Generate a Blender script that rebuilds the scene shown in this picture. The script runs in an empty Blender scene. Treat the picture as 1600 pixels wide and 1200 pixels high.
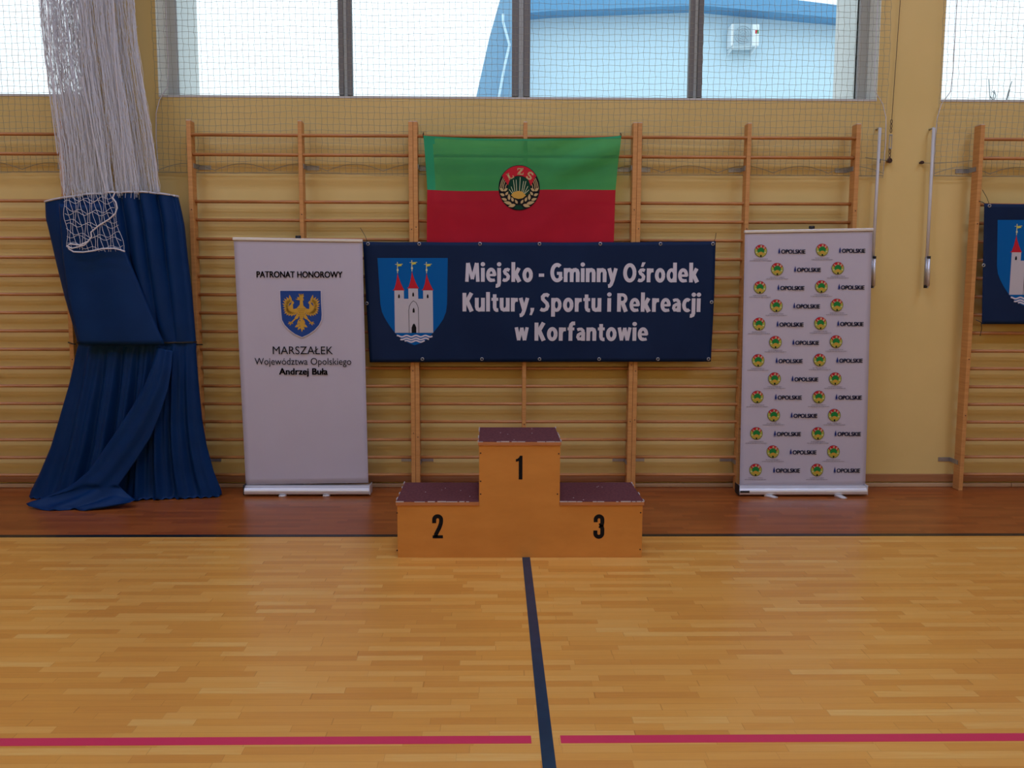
import bpy, bmesh, math, random
from mathutils import Vector, Matrix
from mathutils.geometry import tessellate_polygon
random.seed(7)
PI = math.pi
SC = bpy.context.scene
COL = SC.collection

# ------------------------------------------------------------------ camera
PITCH, YAW, ROLL = -.0982, -.0131, .0028
CAM = Vector((-.2407, -6.2832, 1.7637))
PX, PY, FOC = 789.14, 554.53, 1200.0
_M = Matrix.Rotation(-PITCH, 3, 'X') @ Matrix.Rotation(-YAW, 3, 'Z')
_r, _f, _u = Vector(_M[0]), Vector(_M[1]), Vector(_M[2])
RIGHT = math.cos(ROLL) * _r + math.sin(ROLL) * _u
UP = -math.sin(ROLL) * _r + math.cos(ROLL) * _u
FWD = _f
cd = bpy.data.cameras.new('camera')
cam = bpy.data.objects.new('camera', cd)
COL.objects.link(cam)
cd.sensor_fit = 'HORIZONTAL'
cd.sensor_width = 36.0
cd.lens = FOC / 1600 * 36.0
cd.shift_x = (800 - PX) / 1600
cd.shift_y = (PY - 600) / 1600
cd.clip_start, cd.clip_end = .05, 200
m = Matrix((RIGHT, UP, -FWD)).transposed().to_4x4()
m.translation = CAM
cam.matrix_world = m
SC.camera = cam

# ------------------------------------------------------------------ light
SC.view_settings.view_transform = 'Standard'
SC.view_settings.look = 'None'
SC.view_settings.gamma = 1
SC.view_settings.use_curve_mapping = False
SC.view_settings.exposure = 0.0
SC.cycles.use_denoising = True
SC.cycles.max_bounces = 8
SC.cycles.transparent_max_bounces = 24
SC.cycles.sample_clamp_indirect = 6
w = bpy.data.worlds.new('overcast_sky')
SC.world = w
w.use_nodes = True
_t = w.node_tree
_bg = _t.nodes['Background']
_tc = _t.nodes.new('ShaderNodeTexCoord')
_sx = _t.nodes.new('ShaderNodeSeparateXYZ')
_t.links.new(_tc.outputs['Generated'], _sx.inputs[0])
_cr = _t.nodes.new('ShaderNodeValToRGB')              # overcast: zenith about three times the horizon
_t.links.new(_sx.outputs[2], _cr.inputs[0])
_cr.color_ramp.elements[0].color = (.36, .375, .38, 1)
_cr.color_ramp.elements[1].color = (.95, 1.05, 1.15, 1)
_t.links.new(_cr.outputs[0], _bg.inputs[0])
_bg.inputs[1].default_value = 2.75


def area(name, loc, rot, sx, sy, power, color):
    l = bpy.data.lights.new(name, 'AREA')
    l.shape = 'RECTANGLE'
    l.size, l.size_y = sx, sy
    l.energy, l.color = power, color
    o = bpy.data.objects.new(name, l)
    COL.objects.link(o)
    o.location, o.rotation_euler = loc, rot
    return o


CEIL_Z, FRONT_Y = 7.2, -17.0
for i, x in enumerate((-5.2, 0.0, 5.2)):                 # hall lamps under the ceiling
    for y, pw in ((-2.4, 60), (-4.8, 60), (-7.2, 72)):
        area('ceiling_lamp_light', (x, y, CEIL_Z - .22), (0, 0, 0), 1.5, .5, pw, (.535, .70, 1.13))
for x in (-7.5, 0.0, 7.5):                               # daylight through the windows of the opposite wall
    area('window_daylight', (x, FRONT_Y + .1, 4.4), (-PI / 2, 0, 0), 5.6, 2.3, 165, (.535, .69, 1.13))


# ------------------------------------------------------------------ placing
def ray(u, v):
    return FWD + RIGHT * ((u - PX) / FOC) - UP * ((v - PY) / FOC)


def at(u, v, y):
    """photo point -> world point at depth y"""
    d = ray(u, v)
    return CAM + d * ((y - CAM.y) / d.y)


def onfloor(u, v, z=0):
    d = ray(u, v)
    return CAM + d * ((z - CAM.z) / d.z)


# ------------------------------------------------------------------ materials
def mat(name, color=(.5, .5, .5), rough=.5, metal=0.0, spec=.5, sheen=0.0):
    mt = bpy.data.materials.new(name)
    mt.use_nodes = True
    b = mt.node_tree.nodes['Principled BSDF']
    b.inputs['Base Color'].default_value = (*color, 1)
    b.inputs['Roughness'].default_value = rough
    b.inputs['Metallic'].default_value = metal
    b.inputs['Specular IOR Level'].default_value = spec
    if sheen:
        b.inputs['Sheen Weight'].default_value = sheen
    return mt


class NT:
    def __init__(s, mt):
        s.t = mt.node_tree
        s.b = s.t.nodes['Principled BSDF']

    def n(s, typ, **kw):
        nd = s.t.nodes.new(typ)
        for k, v in kw.items():
            setattr(nd, k, v)
        return nd

    def l(s, a, b):
        s.t.links.new(a, b)

    def math(s, op, a, b=None, c=None):
        nd = s.n('ShaderNodeMath', operation=op)
        for i, x in enumerate((a, b, c)):
            if x is None:
                continue
            if isinstance(x, (int, float)):
                nd.inputs[i].default_value = x
            else:
                s.l(x, nd.inputs[i])
        return nd.outputs[0]

    def ramp(s, fac, stops):
        nd = s.n('ShaderNodeValToRGB')
        e = nd.color_ramp.elements
        while len(e) < len(stops):
            e.new(.5)
        for k, (p, c) in zip(e, stops):
            k.position = p
            k.color = (*c, 1)
        s.l(fac, nd.inputs[0])
        return nd.outputs[0]

    def noise(s, vec, scale, detail=3, rough=.55):
        nd = s.n('ShaderNodeTexNoise')
        nd.inputs['Scale'].default_value = scale
        nd.inputs['Detail'].default_value = detail
        nd.inputs['Roughness'].default_value = rough
        if vec is not None:
            s.l(vec, nd.inputs['Vector'])
        return nd.outputs['Fac']

    def mapped(s, src, scale):
        nd = s.n('ShaderNodeMapping')
        nd.inputs['Scale'].default_value = scale
        s.l(src, nd.inputs['Vector'])
        return nd.outputs[0]

    def bump(s, h, strength, dist=.01):
        nd = s.n('ShaderNodeBump')
        nd.inputs['Strength'].default_value = strength
        nd.inputs['Distance'].default_value = dist
        s.l(h, nd.inputs['Height'])
        s.l(nd.outputs[0], s.b.inputs['Normal'])


def mix(a, b, t):
    return tuple(x * (1 - t) + y * t for x, y in zip(a, b))


def noisy(name, c0, c1, scale, rough=.6, stretch=(1, 1, 1), spec=.4, bump=0.0, detail=4):
    mt = mat(name, c0, rough, spec=spec)
    t = NT(mt)
    pos = t.n('ShaderNodeTexCoord').outputs['Object']
    f = t.noise(t.mapped(pos, stretch), scale, detail)
    t.l(t.ramp(f, [(.3, c0), (.7, c1)]), t.b.inputs['Base Color'])
    if bump:
        t.bump(f, bump)
    return mt


M_WALL = noisy('cream_wall_paint', (.71, .51, .18), (.77, .55, .205), 1.3, .75, spec=.2)
M_PLASTER = noisy('pale_outer_render', (.66, .66, .63), (.72, .72, .69), 3, .8)
M_CEIL = mat('ceiling_white', (.75, .72, .65), .8)
M_WOOD = noisy('pine_bar_wood', (.52, .225, .062), (.66, .315, .098), 9, .42, (.35, .35, 6), spec=.45)
M_WOODX = noisy('pine_rung_wood', (.44, .165, .050), (.58, .25, .078), 9, .42, (.6, 6, 6), spec=.45)
M_ENDG = noisy('pale_worn_end_grain', (.62, .47, .33), (.70, .56, .42), 40, .6)
M_BASE = noisy('baseboard_wood', (.34, .145, .06), (.42, .19, .08), 8, .4, (.3, 4, 4))
M_BASEL = noisy('floor_trim_wood', (.46, .27, .14), (.56, .35, .19), 8, .45, (.3, 4, 4))
M_STEEL = mat('galvanised_steel', (.42, .42, .43), .45, .8)
M_ALU = mat('brushed_aluminium', (.74, .72, .72), .38, .55)
M_ROD = mat('white_lacquered_tube', (.60, .55, .50), .4)
M_BLACK = mat('black_plastic', (.012, .012, .013), .5)
M_FRAME = mat('grey_window_profile', (.17, .155, .135), .5)
M_FRAMEL = mat('pale_window_profile', (.47, .48, .43), .5)
M_REVEAL = mat('pale_reveal', (.92, .92, .76), .5)  # paler than the wall, for thin strips lining the window reveals
M_SILL = mat('white_sill', (.60, .57, .52), .4)
M_NAVY = noisy('navy_vinyl', (.005, .016, .052), (.008, .022, .066), 2, .55, spec=.12)
M_WHITEPRINT = mat('white_print', (.62, .58, .62), .5)
M_SHIELD = mat('blue_shield_print', (.001, .105, .34), .6, spec=.1)
M_RED = mat('red_print', (.52, .018, .030), .5, spec=.1)
M_STONE = mat('grey_castle_print', (.52, .48, .50), .5)
M_INK = mat('black_print', (.008, .008, .01), .5, spec=.1)
M_GOLD = mat('gold_print', (.60, .33, .035), .5)
M_GOLDD = mat('dark_gold_print', (.22, .09, .010), .5, spec=.1)
M_YEL = mat('yellow_print', (.62, .55, .08), .5)
M_PALEY = mat('pale_yellow_print', (.62, .62, .36), .5)
M_PANEL = noisy('white_banner_film', (.52, .47, .53), (.54, .49, .55), 3, .5, spec=.3)
M_EBLUE = mat('eagle_shield_blue', (.022, .065, .25), .5, spec=.1)
M_NAVYTXT = mat('navy_lettering', (.022, .036, .17), .5, spec=.1)
M_GREYTXT = mat('grey_small_lettering', (.28, .25, .29), .5)
M_GRN = mat('green_print', (.018, .22, .045), .5, spec=.1)
M_DKGRN = mat('dark_green_print', (.006, .045, .022), .5, spec=.1)
M_LEAFY = mat('olive_print', (.40, .42, .06), .5)
M_BEIGE = mat('wheat_print', (.52, .36, .15), .5)
M_CORD = mat('net_cord', (.27, .25, .18), .7)
M_WNET = mat('white_net_twine', (.68, .66, .655), .7)
M_ROPE = mat('white_hem_rope', (.66, .62, .62), .7)
M_PLY = noisy('varnished_plywood', (.57, .22, .038), (.65, .265, .050), 3.5, .4, (1, 1, 2.5), spec=.45)
M_PLYE = noisy('plywood_edge', (.44, .155, .05), (.55, .21, .07), 10, .45, (.5, 5, 12))
M_CARPET = noisy('purple_carpet', (.11, .034, .036), (.165, .053, .052), 60, .95, spec=.1, bump=.4)
M_FRAY = mat('frayed_carpet_edge', (.50, .42, .38), .9)
M_SCREW = mat('brown_screw', (.07, .03, .02), .5, .4)
M_BLINE = mat('black_court_line', (.010, .012, .013), .35)
M_RLINE = mat('red_court_line', (.66, .030, .085), .38)
M_TAPE = noisy('blue_floor_tape', (.006, .028, .055), (.010, .04, .075), 14, .33)
M_BLDG = mat('pale_blue_render', (.53, .72, .83), .8)
M_FASC = mat('blue_fascia', (.10, .30, .52), .6)
M_BROOF = mat('blue_sheet_roof', (.16, .33, .50), .5)
M_ACW = mat('white_ac_casing', (.72, .80, .84), .5)
M_ACG = mat('grey_ac_grille', (.33, .45, .53), .6)
M_BARK = mat('bark', (.14, .16, .17), .8)
M_GROUND = mat('outdoor_ground', (.50, .51, .50), .9)


def cloth(name, c, rough=.75, trans=.0, see=0.0, sheen=0.0, var=.12, spec=.2):
    mt = mat(name, c, rough, spec=spec, sheen=sheen)
    t = NT(mt)
    pos = t.n('ShaderNodeTexCoord').outputs['Object']
    f = t.noise(pos, 5, 3)
    t.l(t.ramp(f, [(.25, tuple(x * (1 - var) for x in c)), (.75, tuple(x * (1 + var) for x in c))]), t.b.inputs['Base Color'])
    out = t.t.nodes['Material Output']
    sh = t.b.outputs[0]
    if trans:
        tr = t.n('ShaderNodeBsdfTranslucent')
        tr.inputs[0].default_value = (*c, 1)
        mx = t.n('ShaderNodeMixShader')
        mx.inputs[0].default_value = trans
        t.l(sh, mx.inputs[1])
        t.l(tr.outputs[0], mx.inputs[2])
        sh = mx.outputs[0]
    if see:
        tp = t.n('ShaderNodeBsdfTransparent')
        tp.inputs[0].default_value = (*[min(1, x * 2.2 + .08) for x in c], 1)
        mx = t.n('ShaderNodeMixShader')
        mx.inputs[0].default_value = see
        t.l(sh, mx.inputs[1])
        t.l(tp.outputs[0], mx.inputs[2])
        sh = mx.outputs[0]
    t.l(sh, out.inputs[0])
    return mt


M_FGREEN = cloth('green_flag_cloth', (.085, .43, .15), trans=.2, see=.40, var=.06)
M_FHEM = cloth('green_flag_hem', (.03, .33, .14), trans=.1, var=.05)
M_FRED = cloth('red_flag_cloth', (.58, .017, .040), trans=.2, see=.22, var=.06)
M_CURT = cloth('blue_curtain_cloth', (.0035, .027, .100), .45, var=.12, spec=.11)
M_CURTHEM = mat('grey_curtain_binding', (.60, .57, .58), .7)


def glass_mat():
    mt = bpy.data.materials.new('window_glass')
    mt.use_nodes = True
    t = mt.node_tree
    t.nodes.clear()
    o = t.nodes.new('ShaderNodeOutputMaterial')
    tr = t.nodes.new('ShaderNodeBsdfTransparent')
    tr.inputs[0].default_value = (.93, .97, .98, 1)
    gl = t.nodes.new('ShaderNodeBsdfGlossy')
    gl.inputs[1].default_value = .02
    fr = t.nodes.new('ShaderNodeFresnel')
    fr.inputs[0].default_value = 1.45
    mx = t.nodes.new('ShaderNodeMixShader')
    t.links.new(fr.outputs[0], mx.inputs[0])
    t.links.new(tr.outputs[0], mx.inputs[1])
    t.links.new(gl.outputs[0], mx.inputs[2])
    t.links.new(mx.outputs[0], o.inputs[0])
    return mt


M_GLASS = glass_mat()


def floor_mat():
    mt = mat('parquet_floor', rough=.3, spec=.62)
    t = NT(mt)
    geo = t.n('ShaderNodeNewGeometry').outputs['Position']
    sp = t.n('ShaderNodeSeparateXYZ')
    t.l(geo, sp.inputs[0])
    x, y = sp.outputs[0], sp.outputs[1]
    W, L = .047, .40
    row = t.math('FLOOR', t.math('DIVIDE', y, W))
    wn = t.n('ShaderNodeTexWhiteNoise', noise_dimensions='1D')
    t.l(row, wn.inputs['W'])
    xs = t.math('ADD', t.math('DIVIDE', x, L), t.math('MULTIPLY', wn.outputs[0], 7.3))
    # uneven strip lengths
    xs = t.math('ADD', xs, t.math('MULTIPLY', t.math('SINE', t.math('ADD', t.math('MULTIPLY', xs, 2.1), row)), .28))
    colm = t.math('FLOOR', xs)
    cb = t.n('ShaderNodeCombineXYZ')
    t.l(colm, cb.inputs[0])
    t.l(row, cb.inputs[1])
    w2 = t.n('ShaderNodeTexWhiteNoise', noise_dimensions='3D')
    t.l(cb.outputs[0], w2.inputs['Vector'])
    idn = w2.outputs[0]
    # grain
    gv = t.n('ShaderNodeVectorMath', operation='ADD')
    t.l(t.mapped(geo, (2.0, 40, 1)), gv.inputs[0])
    t.l(w2.outputs[1], gv.inputs[1])
    g = t.noise(gv.outputs[0], 2.2, 4)
    big = t.noise(geo, .8, 2)
    v = t.math('ADD', t.math('MULTIPLY', idn, .55), t.math('ADD', t.math('MULTIPLY', g, .35), t.math('MULTIPLY', big, .25)))
    base = t.ramp(v, [(.22, (.66, .26, .040)), (.55, (.76, .335, .056)), (.80, (.80, .385, .078)), (.95, (.84, .49, .13))])
    dark = t.ramp(v, [(.25, (.26, .060, .011)), (.6, (.33, .080, .014)), (.95, (.41, .108, .020))])
    mx = t.n('ShaderNodeMixRGB')
    t.l(t.math('GREATER_THAN', y, -1.12), mx.inputs[0])
    t.l(base, mx.inputs[1])
    t.l(dark, mx.inputs[2])
    # thin joints
    fy = t.math('FRACT', t.math('DIVIDE', y, W))
    fx = t.math('FRACT', xs)
    j = t.math('MAXIMUM', t.math('LESS_THAN', fy, .035), t.math('LESS_THAN', fx, .006))
    mj = t.n('ShaderNodeMixRGB', blend_type='MULTIPLY')
    t.l(t.math('MULTIPLY', j, .35), mj.inputs[0])
    t.l(mx.outputs[0], mj.inputs[1])
    mj.inputs[2].default_value = (.45, .3, .2, 1)
    t.l(mj.outputs[0], t.b.inputs['Base Color'])
    t.l(t.math('ADD', t.math('MULTIPLY', t.noise(geo, 3, 3), .08), .27), t.b.inputs['Roughness'])
    return mt


M_FLOOR = floor_mat()


# ------------------------------------------------------------------ mesh helpers
class MB:
    def __init__(s):
        s.v, s.f, s.m = [], [], []

    def add(s, verts, faces, mi=0):
        o = len(s.v)
        s.v += [tuple(p) for p in verts]
        s.f += [tuple(i + o for i in f) for f in faces]
        s.m += [mi] * len(faces)
        return s

    def box(s, x0, x1, y0, y1, z0, z1, mi=0):
        v = [(x, y, z) for x in (x0, x1) for y in (y0, y1) for z in (z0, z1)]
        return s.add(v, [(0, 1, 3, 2), (4, 6, 7, 5), (0, 4, 5, 1), (2, 3, 7, 6), (0, 2, 6, 4), (1, 5, 7, 3)], mi)

    def prism(s, pts, y0, y1, mi=0):
        """closed outline in x,z extruded from y0 (front) to y1"""
        n = len(pts)
        v = [(p[0], y0, p[1]) for p in pts] + [(p[0], y1, p[1]) for p in pts]
        tri = [tuple(t) for t in tessellate_polygon([[Vector((p[0], p[1], 0)) for p in pts]])]
        f = tri + [tuple(i + n for i in t[::-1]) for t in tri] + [(i, i + n, (i + 1) % n + n, (i + 1) % n) for i in range(n)]
        return s.add(v, f, mi)

    def flat(s, pts3, mi=0):
        tri = tessellate_polygon([[Vector((p[0], p[2], 0)) for p in pts3]])
        return s.add(pts3, [tuple(t) for t in tri], mi)

    def tube(s, path, r, sides=6, mi=0, caps=True, closed=False, rz=None):
        path = [Vector(p) for p in path]
        n = len(path)
        vs = []
        for i, p in enumerate(path):
            a = path[(i - 1) % n] if (closed or i) else p
            b = path[(i + 1) % n] if (closed or i < n - 1) else p
            t = (b - a)
            t = t.normalized() if t.length > 1e-9 else Vector((0, 0, 1))
            ref = Vector((0, 1, 0)) if abs(t.y) < .8 else Vector((1, 0, 0))
            e1 = t.cross(ref).normalized()
            e2 = t.cross(e1).normalized()
            rr = r(i / (n - 1)) if callable(r) else r
            for k in range(sides):
                an = 2 * PI * k / sides
                vs.append(p + e1 * (math.cos(an) * rr) + e2 * (math.sin(an) * (rz or rr)))
        f = []
        for i in range(n if closed else n - 1):
            a, b = i * sides, ((i + 1) % n) * sides
            for k in range(sides):
                k2 = (k + 1) % sides
                f.append((a + k, a + k2, b + k2, b + k))
        if caps and not closed:
            f.append(tuple(range(sides - 1, -1, -1)))
            f.append(tuple((n - 1) * sides + k for k in range(sides)))
        return s.add(vs, f, mi)

    def grid(s, rows, mi=0, closed=False):
        n = len(rows[0])
        v = [p for r in rows for p in r]
        f = []
        for i in range(len(rows) - 1):
            for k in range(n if closed else n - 1):
                k2 = (k + 1) % n
                f.append((i * n + k, i * n + k2, (i + 1) * n + k2, (i + 1) * n + k))
        return s.add(v, f, mi)

    def build(s, name, mats, parent=None, smooth=False, bevel=0.0, thick=0.0, origin=None):
        me = bpy.data.meshes.new(name)
        vs = s.v
        if parent is not None:
            q = parent
            base = Vector((0, 0, 0))
            while q is not None:
                base += q.location
                q = q.parent
            vs = [(p[0] - base.x, p[1] - base.y, p[2] - base.z) for p in vs]
        me.from_pydata(vs, [], s.f)
        if not isinstance(mats, (list, tuple)):
            mats = [mats]
        for m_ in mats:
            me.materials.append(m_)
        me.polygons.foreach_set('material_index', s.m)
        if smooth:
            me.polygons.foreach_set('use_smooth', [True] * len(me.polygons))
        me.update()
        bm = bmesh.new()
        bm.from_mesh(me)
        bmesh.ops.recalc_face_normals(bm, faces=bm.faces)
        bm.to_mesh(me)
        bm.free()
        o = bpy.data.objects.new(name, me)
        COL.objects.link(o)
        if parent is not None:
            o.parent = parent
        if bevel:
            b = o.modifiers.new('bevel', 'BEVEL')
            b.width, b.segments, b.limit_method = bevel, 2, 'ANGLE'
        if thick:
            b = o.modifiers.new('thickness', 'SOLIDIFY')
            b.thickness, b.offset = thick, 0
        return o


def tag(o, label=None, cat=None, group=None, kind=None):
    for k, v in (('label', label), ('category', cat), ('group', group), ('kind', kind)):
        if v:
            o[k] = v
    return o


def thing(name, label, cat, loc=(0, 0, 0), group=None):
    o = bpy.data.objects.new(name, None)
    o.empty_display_size = .1
    COL.objects.link(o)
    o.location = loc
    return tag(o, label, cat, group)


def copy_tree(o, dx, dz=0, parent=None):
    c = o.copy()
    COL.objects.link(c)
    if parent is None:
        c.location.x += dx
        c.location.z += dz
    else:
        c.parent = parent
    for ch in o.children:
        copy_tree(ch, 0, 0, c)
    return c


def arc(cx, cy, r, a0, a1, n=16, ry=None):
    return [(cx + r * math.cos(a0 + (a1 - a0) * i / n), cy + (ry or r) * math.sin(a0 + (a1 - a0) * i / n)) for i in range(n + 1)]


def ellipse(cx, cy, rx, ry, rot=0, n=24):
    c, s_ = math.cos(rot), math.sin(rot)
    return [(cx + rx * math.cos(t) * c - ry * math.sin(t) * s_, cy + rx * math.cos(t) * s_ + ry * math.sin(t) * c)
            for t in (2 * PI * i / n for i in range(n))]


def leaf(x0, y0, x1, y1, wd, n=7):
    """pointed leaf from base to tip"""
    dx, dy = x1 - x0, y1 - y0
    L = math.hypot(dx, dy)
    nx, ny = -dy / L, dx / L
    a = [(x0 + dx * i / n + nx * wd * math.sin(PI * (i / n) ** .8), y0 + dy * i / n + ny * wd * math.sin(PI * (i / n) ** .8)) for i in range(n + 1)]
    b = [(x0 + dx * i / n - nx * wd * math.sin(PI * (i / n) ** .8), y0 + dy * i / n - ny * wd * math.sin(PI * (i / n) ** .8)) for i in range(n - 1, 0, -1)]
    return a + b


def stroke(pts, wd):
    """polyline -> outline with butt ends"""
    L, R = [], []
    n = len(pts)
    for i, (x, y) in enumerate(pts):
        ax, ay = pts[max(0, i - 1)]
        bx, by = pts[min(n - 1, i + 1)]
        tx, ty = bx - ax, by - ay
        d = math.hypot(tx, ty) or 1
        nx, ny = -ty / d, tx / d
        k = 1.0
        if 0 < i < n - 1:
            sx, sy = x - ax, y - ay
            ds = math.hypot(sx, sy) or 1
            k = 1 / max(.5, abs((sx / ds) * (tx / d) + (sy / ds) * (ty / d)))
        L.append((x + nx * wd / 2 * k, y + ny * wd / 2 * k))
        R.append((x - nx * wd / 2 * k, y - ny * wd / 2 * k))
    return L + R[::-1]


def interp(tab, t):
    """piecewise smooth interpolation of rows (t, a, b, ...)"""
    if t <= tab[0][0]:
        return tab[0][1:]
    for p, q in zip(tab, tab[1:]):
        if t <= q[0]:
            k = (t - p[0]) / (q[0] - p[0])
            return tuple(x + (y - x) * k for x, y in zip(p[1:], q[1:]))
    return tab[-1][1:]


_fc = {}


def text_geo(body):
    key = body
    if key in _fc:
        return _fc[key]
    cu = bpy.data.curves.new('lettering_tmp', 'FONT')
    cu.body = body
    cu.size = 1
    cu.fill_mode = 'FRONT'
    cu.resolution_u = 4
    o = bpy.data.objects.new('lettering_tmp', cu)
    COL.objects.link(o)
    dg = bpy.context.evaluated_depsgraph_get()
    me = o.evaluated_get(dg).to_mesh()
    vs = [(v.co.x, v.co.y) for v in me.vertices]
    fs = [tuple(p.vertices) for p in me.polygons]
    o.evaluated_get(dg).to_mesh_clear()
    bpy.data.objects.remove(o)
    bpy.data.curves.remove(cu)
    _fc[key] = (vs, fs)
    return vs, fs


def fit_text(mb, body, x0, x1, z0, z1, surf, mi=0, bold=0.0):
    """lettering whose bounding box is x0..x1, z0..z1, laid on surf(x,z)->Vector; bold in world units"""
    vs, fs = text_geo(body)
    ax, bx = min(p[0] for p in vs), max(p[0] for p in vs)
    az, bz = min(p[1] for p in vs), max(p[1] for p in vs)
    for dx, dz in ((-1, -.5), (1, -.5), (-1, .5), (1, .5), (0, 0)) if bold else ((0, 0),):
        out = []
        for p in vs:
            fz = (p[1] - az) / (bz - az)
            fx = (p[0] - ax) / (bx - ax)
            out.append(surf(x0 + bold + (x1 - x0 - 2 * bold) * fx + dx * bold, z0 + (z1 - z0) * fz + dz * bold))
        mb.add(out, fs, mi)


def ell(cx, cy, rx, ry, a0, a1, n=18):
    return arc(cx, cy, rx, math.radians(a0), math.radians(a1), n, ry)


ST, TH = .20, .165
_bowl = ell(.275, .37, .175, .29, 0, 360, 28)
GLYPH = {   # heavy condensed letters: (advance, [(centre line, width)], [outlines])
    'n': (.52, [([(.1, 0), (.1, .74)], ST), ([(.1, .46), (.14, .57), (.22, .64), (.30, .65), (.38, .61), (.42, .50), (.42, 0)], ST)]),
    'm': (.84, [([(.1, 0), (.1, .74)], ST), ([(.1, .46), (.14, .57), (.22, .64), (.30, .65), (.38, .61), (.42, .50), (.42, 0)], ST),
                ([(.42, .46), (.46, .57), (.54, .64), (.62, .65), (.70, .61), (.74, .50), (.74, 0)], ST)]),
    'i': (.2, [([(.1, 0), (.1, .74)], ST)], [ellipse(.1, .935, .118, .115)]),
    'j': (.2, [([(.1, .74), (.1, -.08), (.07, -.17), (-.02, -.215), (-.08, -.21)], ST)], [ellipse(.1, .935, .118, .115)]),
    'e': (.53, [(ell(.275, .37, .175, .29, -8, 300, 24), TH + .02), ([(.12, .36), (.50, .36)], .13), ([(.30, .08), (.40, .085), (.47, .105)], .16)]),
    's': (.42, [([(.38, .615), (.28, .66), (.18, .64), (.125, .56), (.16, .465), (.26, .39), (.32, .30), (.30, .17), (.21, .095), (.12, .085), (.03, .125)], TH + .01)]),
    'k': (.52, [([(.1, 0), (.1, 1.05)], ST), ([(.19, .33), (.40, .74)], ST), ([(.22, .42), (.43, 0)], ST + .02)]),
    'o': (.55, [(_bowl, ST)]),
    'd': (.55, [(_bowl, TH + .015), ([(.45, 0), (.45, 1.05)], ST)]),
    'p': (.55, [([(.1, -.27), (.1, .74)], ST), (_bowl, TH + .015)]),
    'a': (.48, [([(.38, 0), (.38, .48)], ST), ([(.38, .44), (.365, .57), (.28, .65), (.18, .65), (.07, .61)], TH), ([(.38, .42), (.25, .41), (.13, .33), (.105, .21), (.16, .10), (.26, .105), (.38, .20)], TH)]),
    'c': (.44, [(ell(.275, .37, .175, .29, 52, 308, 22), ST - .01)]),
    'r': (.37, [([(.1, 0), (.1, .74)], ST), ([(.1, .42), (.14, .55), (.22, .63), (.36, .635)], ST)]),
    't': (.38, [([(.18, .93), (.18, .22), (.22, .11), (.28, .075), (.37, .08)], ST - .01), ([(.01, .66), (.37, .66)], .16)]),
    'u': (.52, [([(.42, 0), (.42, .74)], ST), ([(.1, .74), (.1, .24), (.14, .13), (.22, .09), (.30, .10), (.38, .17), (.42, .28)], ST)]),
    'y': (.50, [([(.07, .74), (.26, .06)], ST), ([(.43, .74), (.26, .08), (.18, -.13), (.11, -.20), (.02, -.21)], ST - .01)]),
    'f': (.38, [([(.17, 0), (.17, .78), (.20, .90), (.27, .965), (.40, .97)], ST), ([(.01, .66), (.36, .66)], .16)]),
    'l': (.2, [([(.1, 0), (.1, 1.05)], ST)]),
    'w': (.70, [([(.07, .74), (.20, .02)], .18), ([(.20, .02), (.35, .72)], .15), ([(.35, .72), (.50, .02)], .18), ([(.50, .02), (.63, .74)], .17)]),
    'K': (.58, [([(.1, 0), (.1, 1)], ST), ([(.19, .48), (.47, 1)], ST + .01), ([(.23, .58), (.48, 0)], ST + .02)]),
    'M': (.78, [([(.10, 0), (.15, 1)], .18), ([(.17, 1), (.39, .14)], .17), ([(.61, 1), (.39, .14)], .17), ([(.63, 1), (.68, 0)], .19)]),
    'G': (.66, [(ell(.37, .5, .26, .415, 52, 330, 24), ST), ([(.36, .46), (.64, .46)], .16), ([(.55, .50), (.55, .10)], ST - .02)]),
    'O': (.70, [(ell(.35, .5, .25, .415, 0, 360, 30), ST)]),
    'S': (.52, [([(.46, .85), (.35, .915), (.23, .90), (.14, .80), (.15, .67), (.25, .56), (.36, .45), (.40, .30), (.34, .14), (.22, .085), (.12, .09), (.03, .14)], ST - .01)]),
    'R': (.58, [([(.1, 0), (.1, 1)], ST), ([(.1, .915)] + ell(.27, .71, .18, .205, 90, -90, 14) + [(.1, .505)], .17), ([(.27, .52), (.47, 0)], ST + .01)]),
    '-': (.28, [([(.0, .36), (.28, .36)], .17)]),
    ',': (.2, [], [[(.02, .20), (.22, .20), (.20, .05), (.09, -.20), (-.03, -.18), (.03, 0)]]),
}
GLYPH['ś'] = GLYPH['s'][:2] + ([[(.17, .82), (.30, .82), (.42, 1.06), (.24, 1.06)]],)


def heavy_text(mb, body, x0, x1, ztop, zbase, surf, gap=.066, space=.25):
    """heavy condensed lettering; ztop/zbase are the capital height and base line"""
    pen, polys = 0.0, []
    for ch in body:
        if ch == ' ':
            pen += space
            continue
        g = GLYPH[ch]
        for pts, wd in g[1]:
            o = stroke(pts, wd)
            n = len(pts)
            polys.append([[(x + pen, z) for x, z in (o[i], o[i + 1], o[2 * n - 2 - i], o[2 * n - 1 - i])] for i in range(n - 1)])
        for o in (g[2] if len(g) > 2 else []):
            polys.append([[(x + pen, z) for x, z in o]])
        pen += g[0] + gap
    xs = [x for ps in polys for p in ps for x, z in p]
    a, b_ = min(xs), max(xs)
    h = ztop - zbase
    for ps in polys:
        for p in ps:
            mb.flat([surf(x0 + (x1 - x0) * (x - a) / (b_ - a), zbase + z * h) for x, z in p])


# ------------------------------------------------------------------ the hall
WY, WT, EXT = .15, .35, .80           # wall face, back of the inner leaf, outer face
SILL, HEAD, TOP = 3.236, 5.6, CEIL_Z
HX = 11.0
WINS = [(-2.968, 2.885), (-9.3, -3.575), (3.413, 9.2)]


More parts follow.
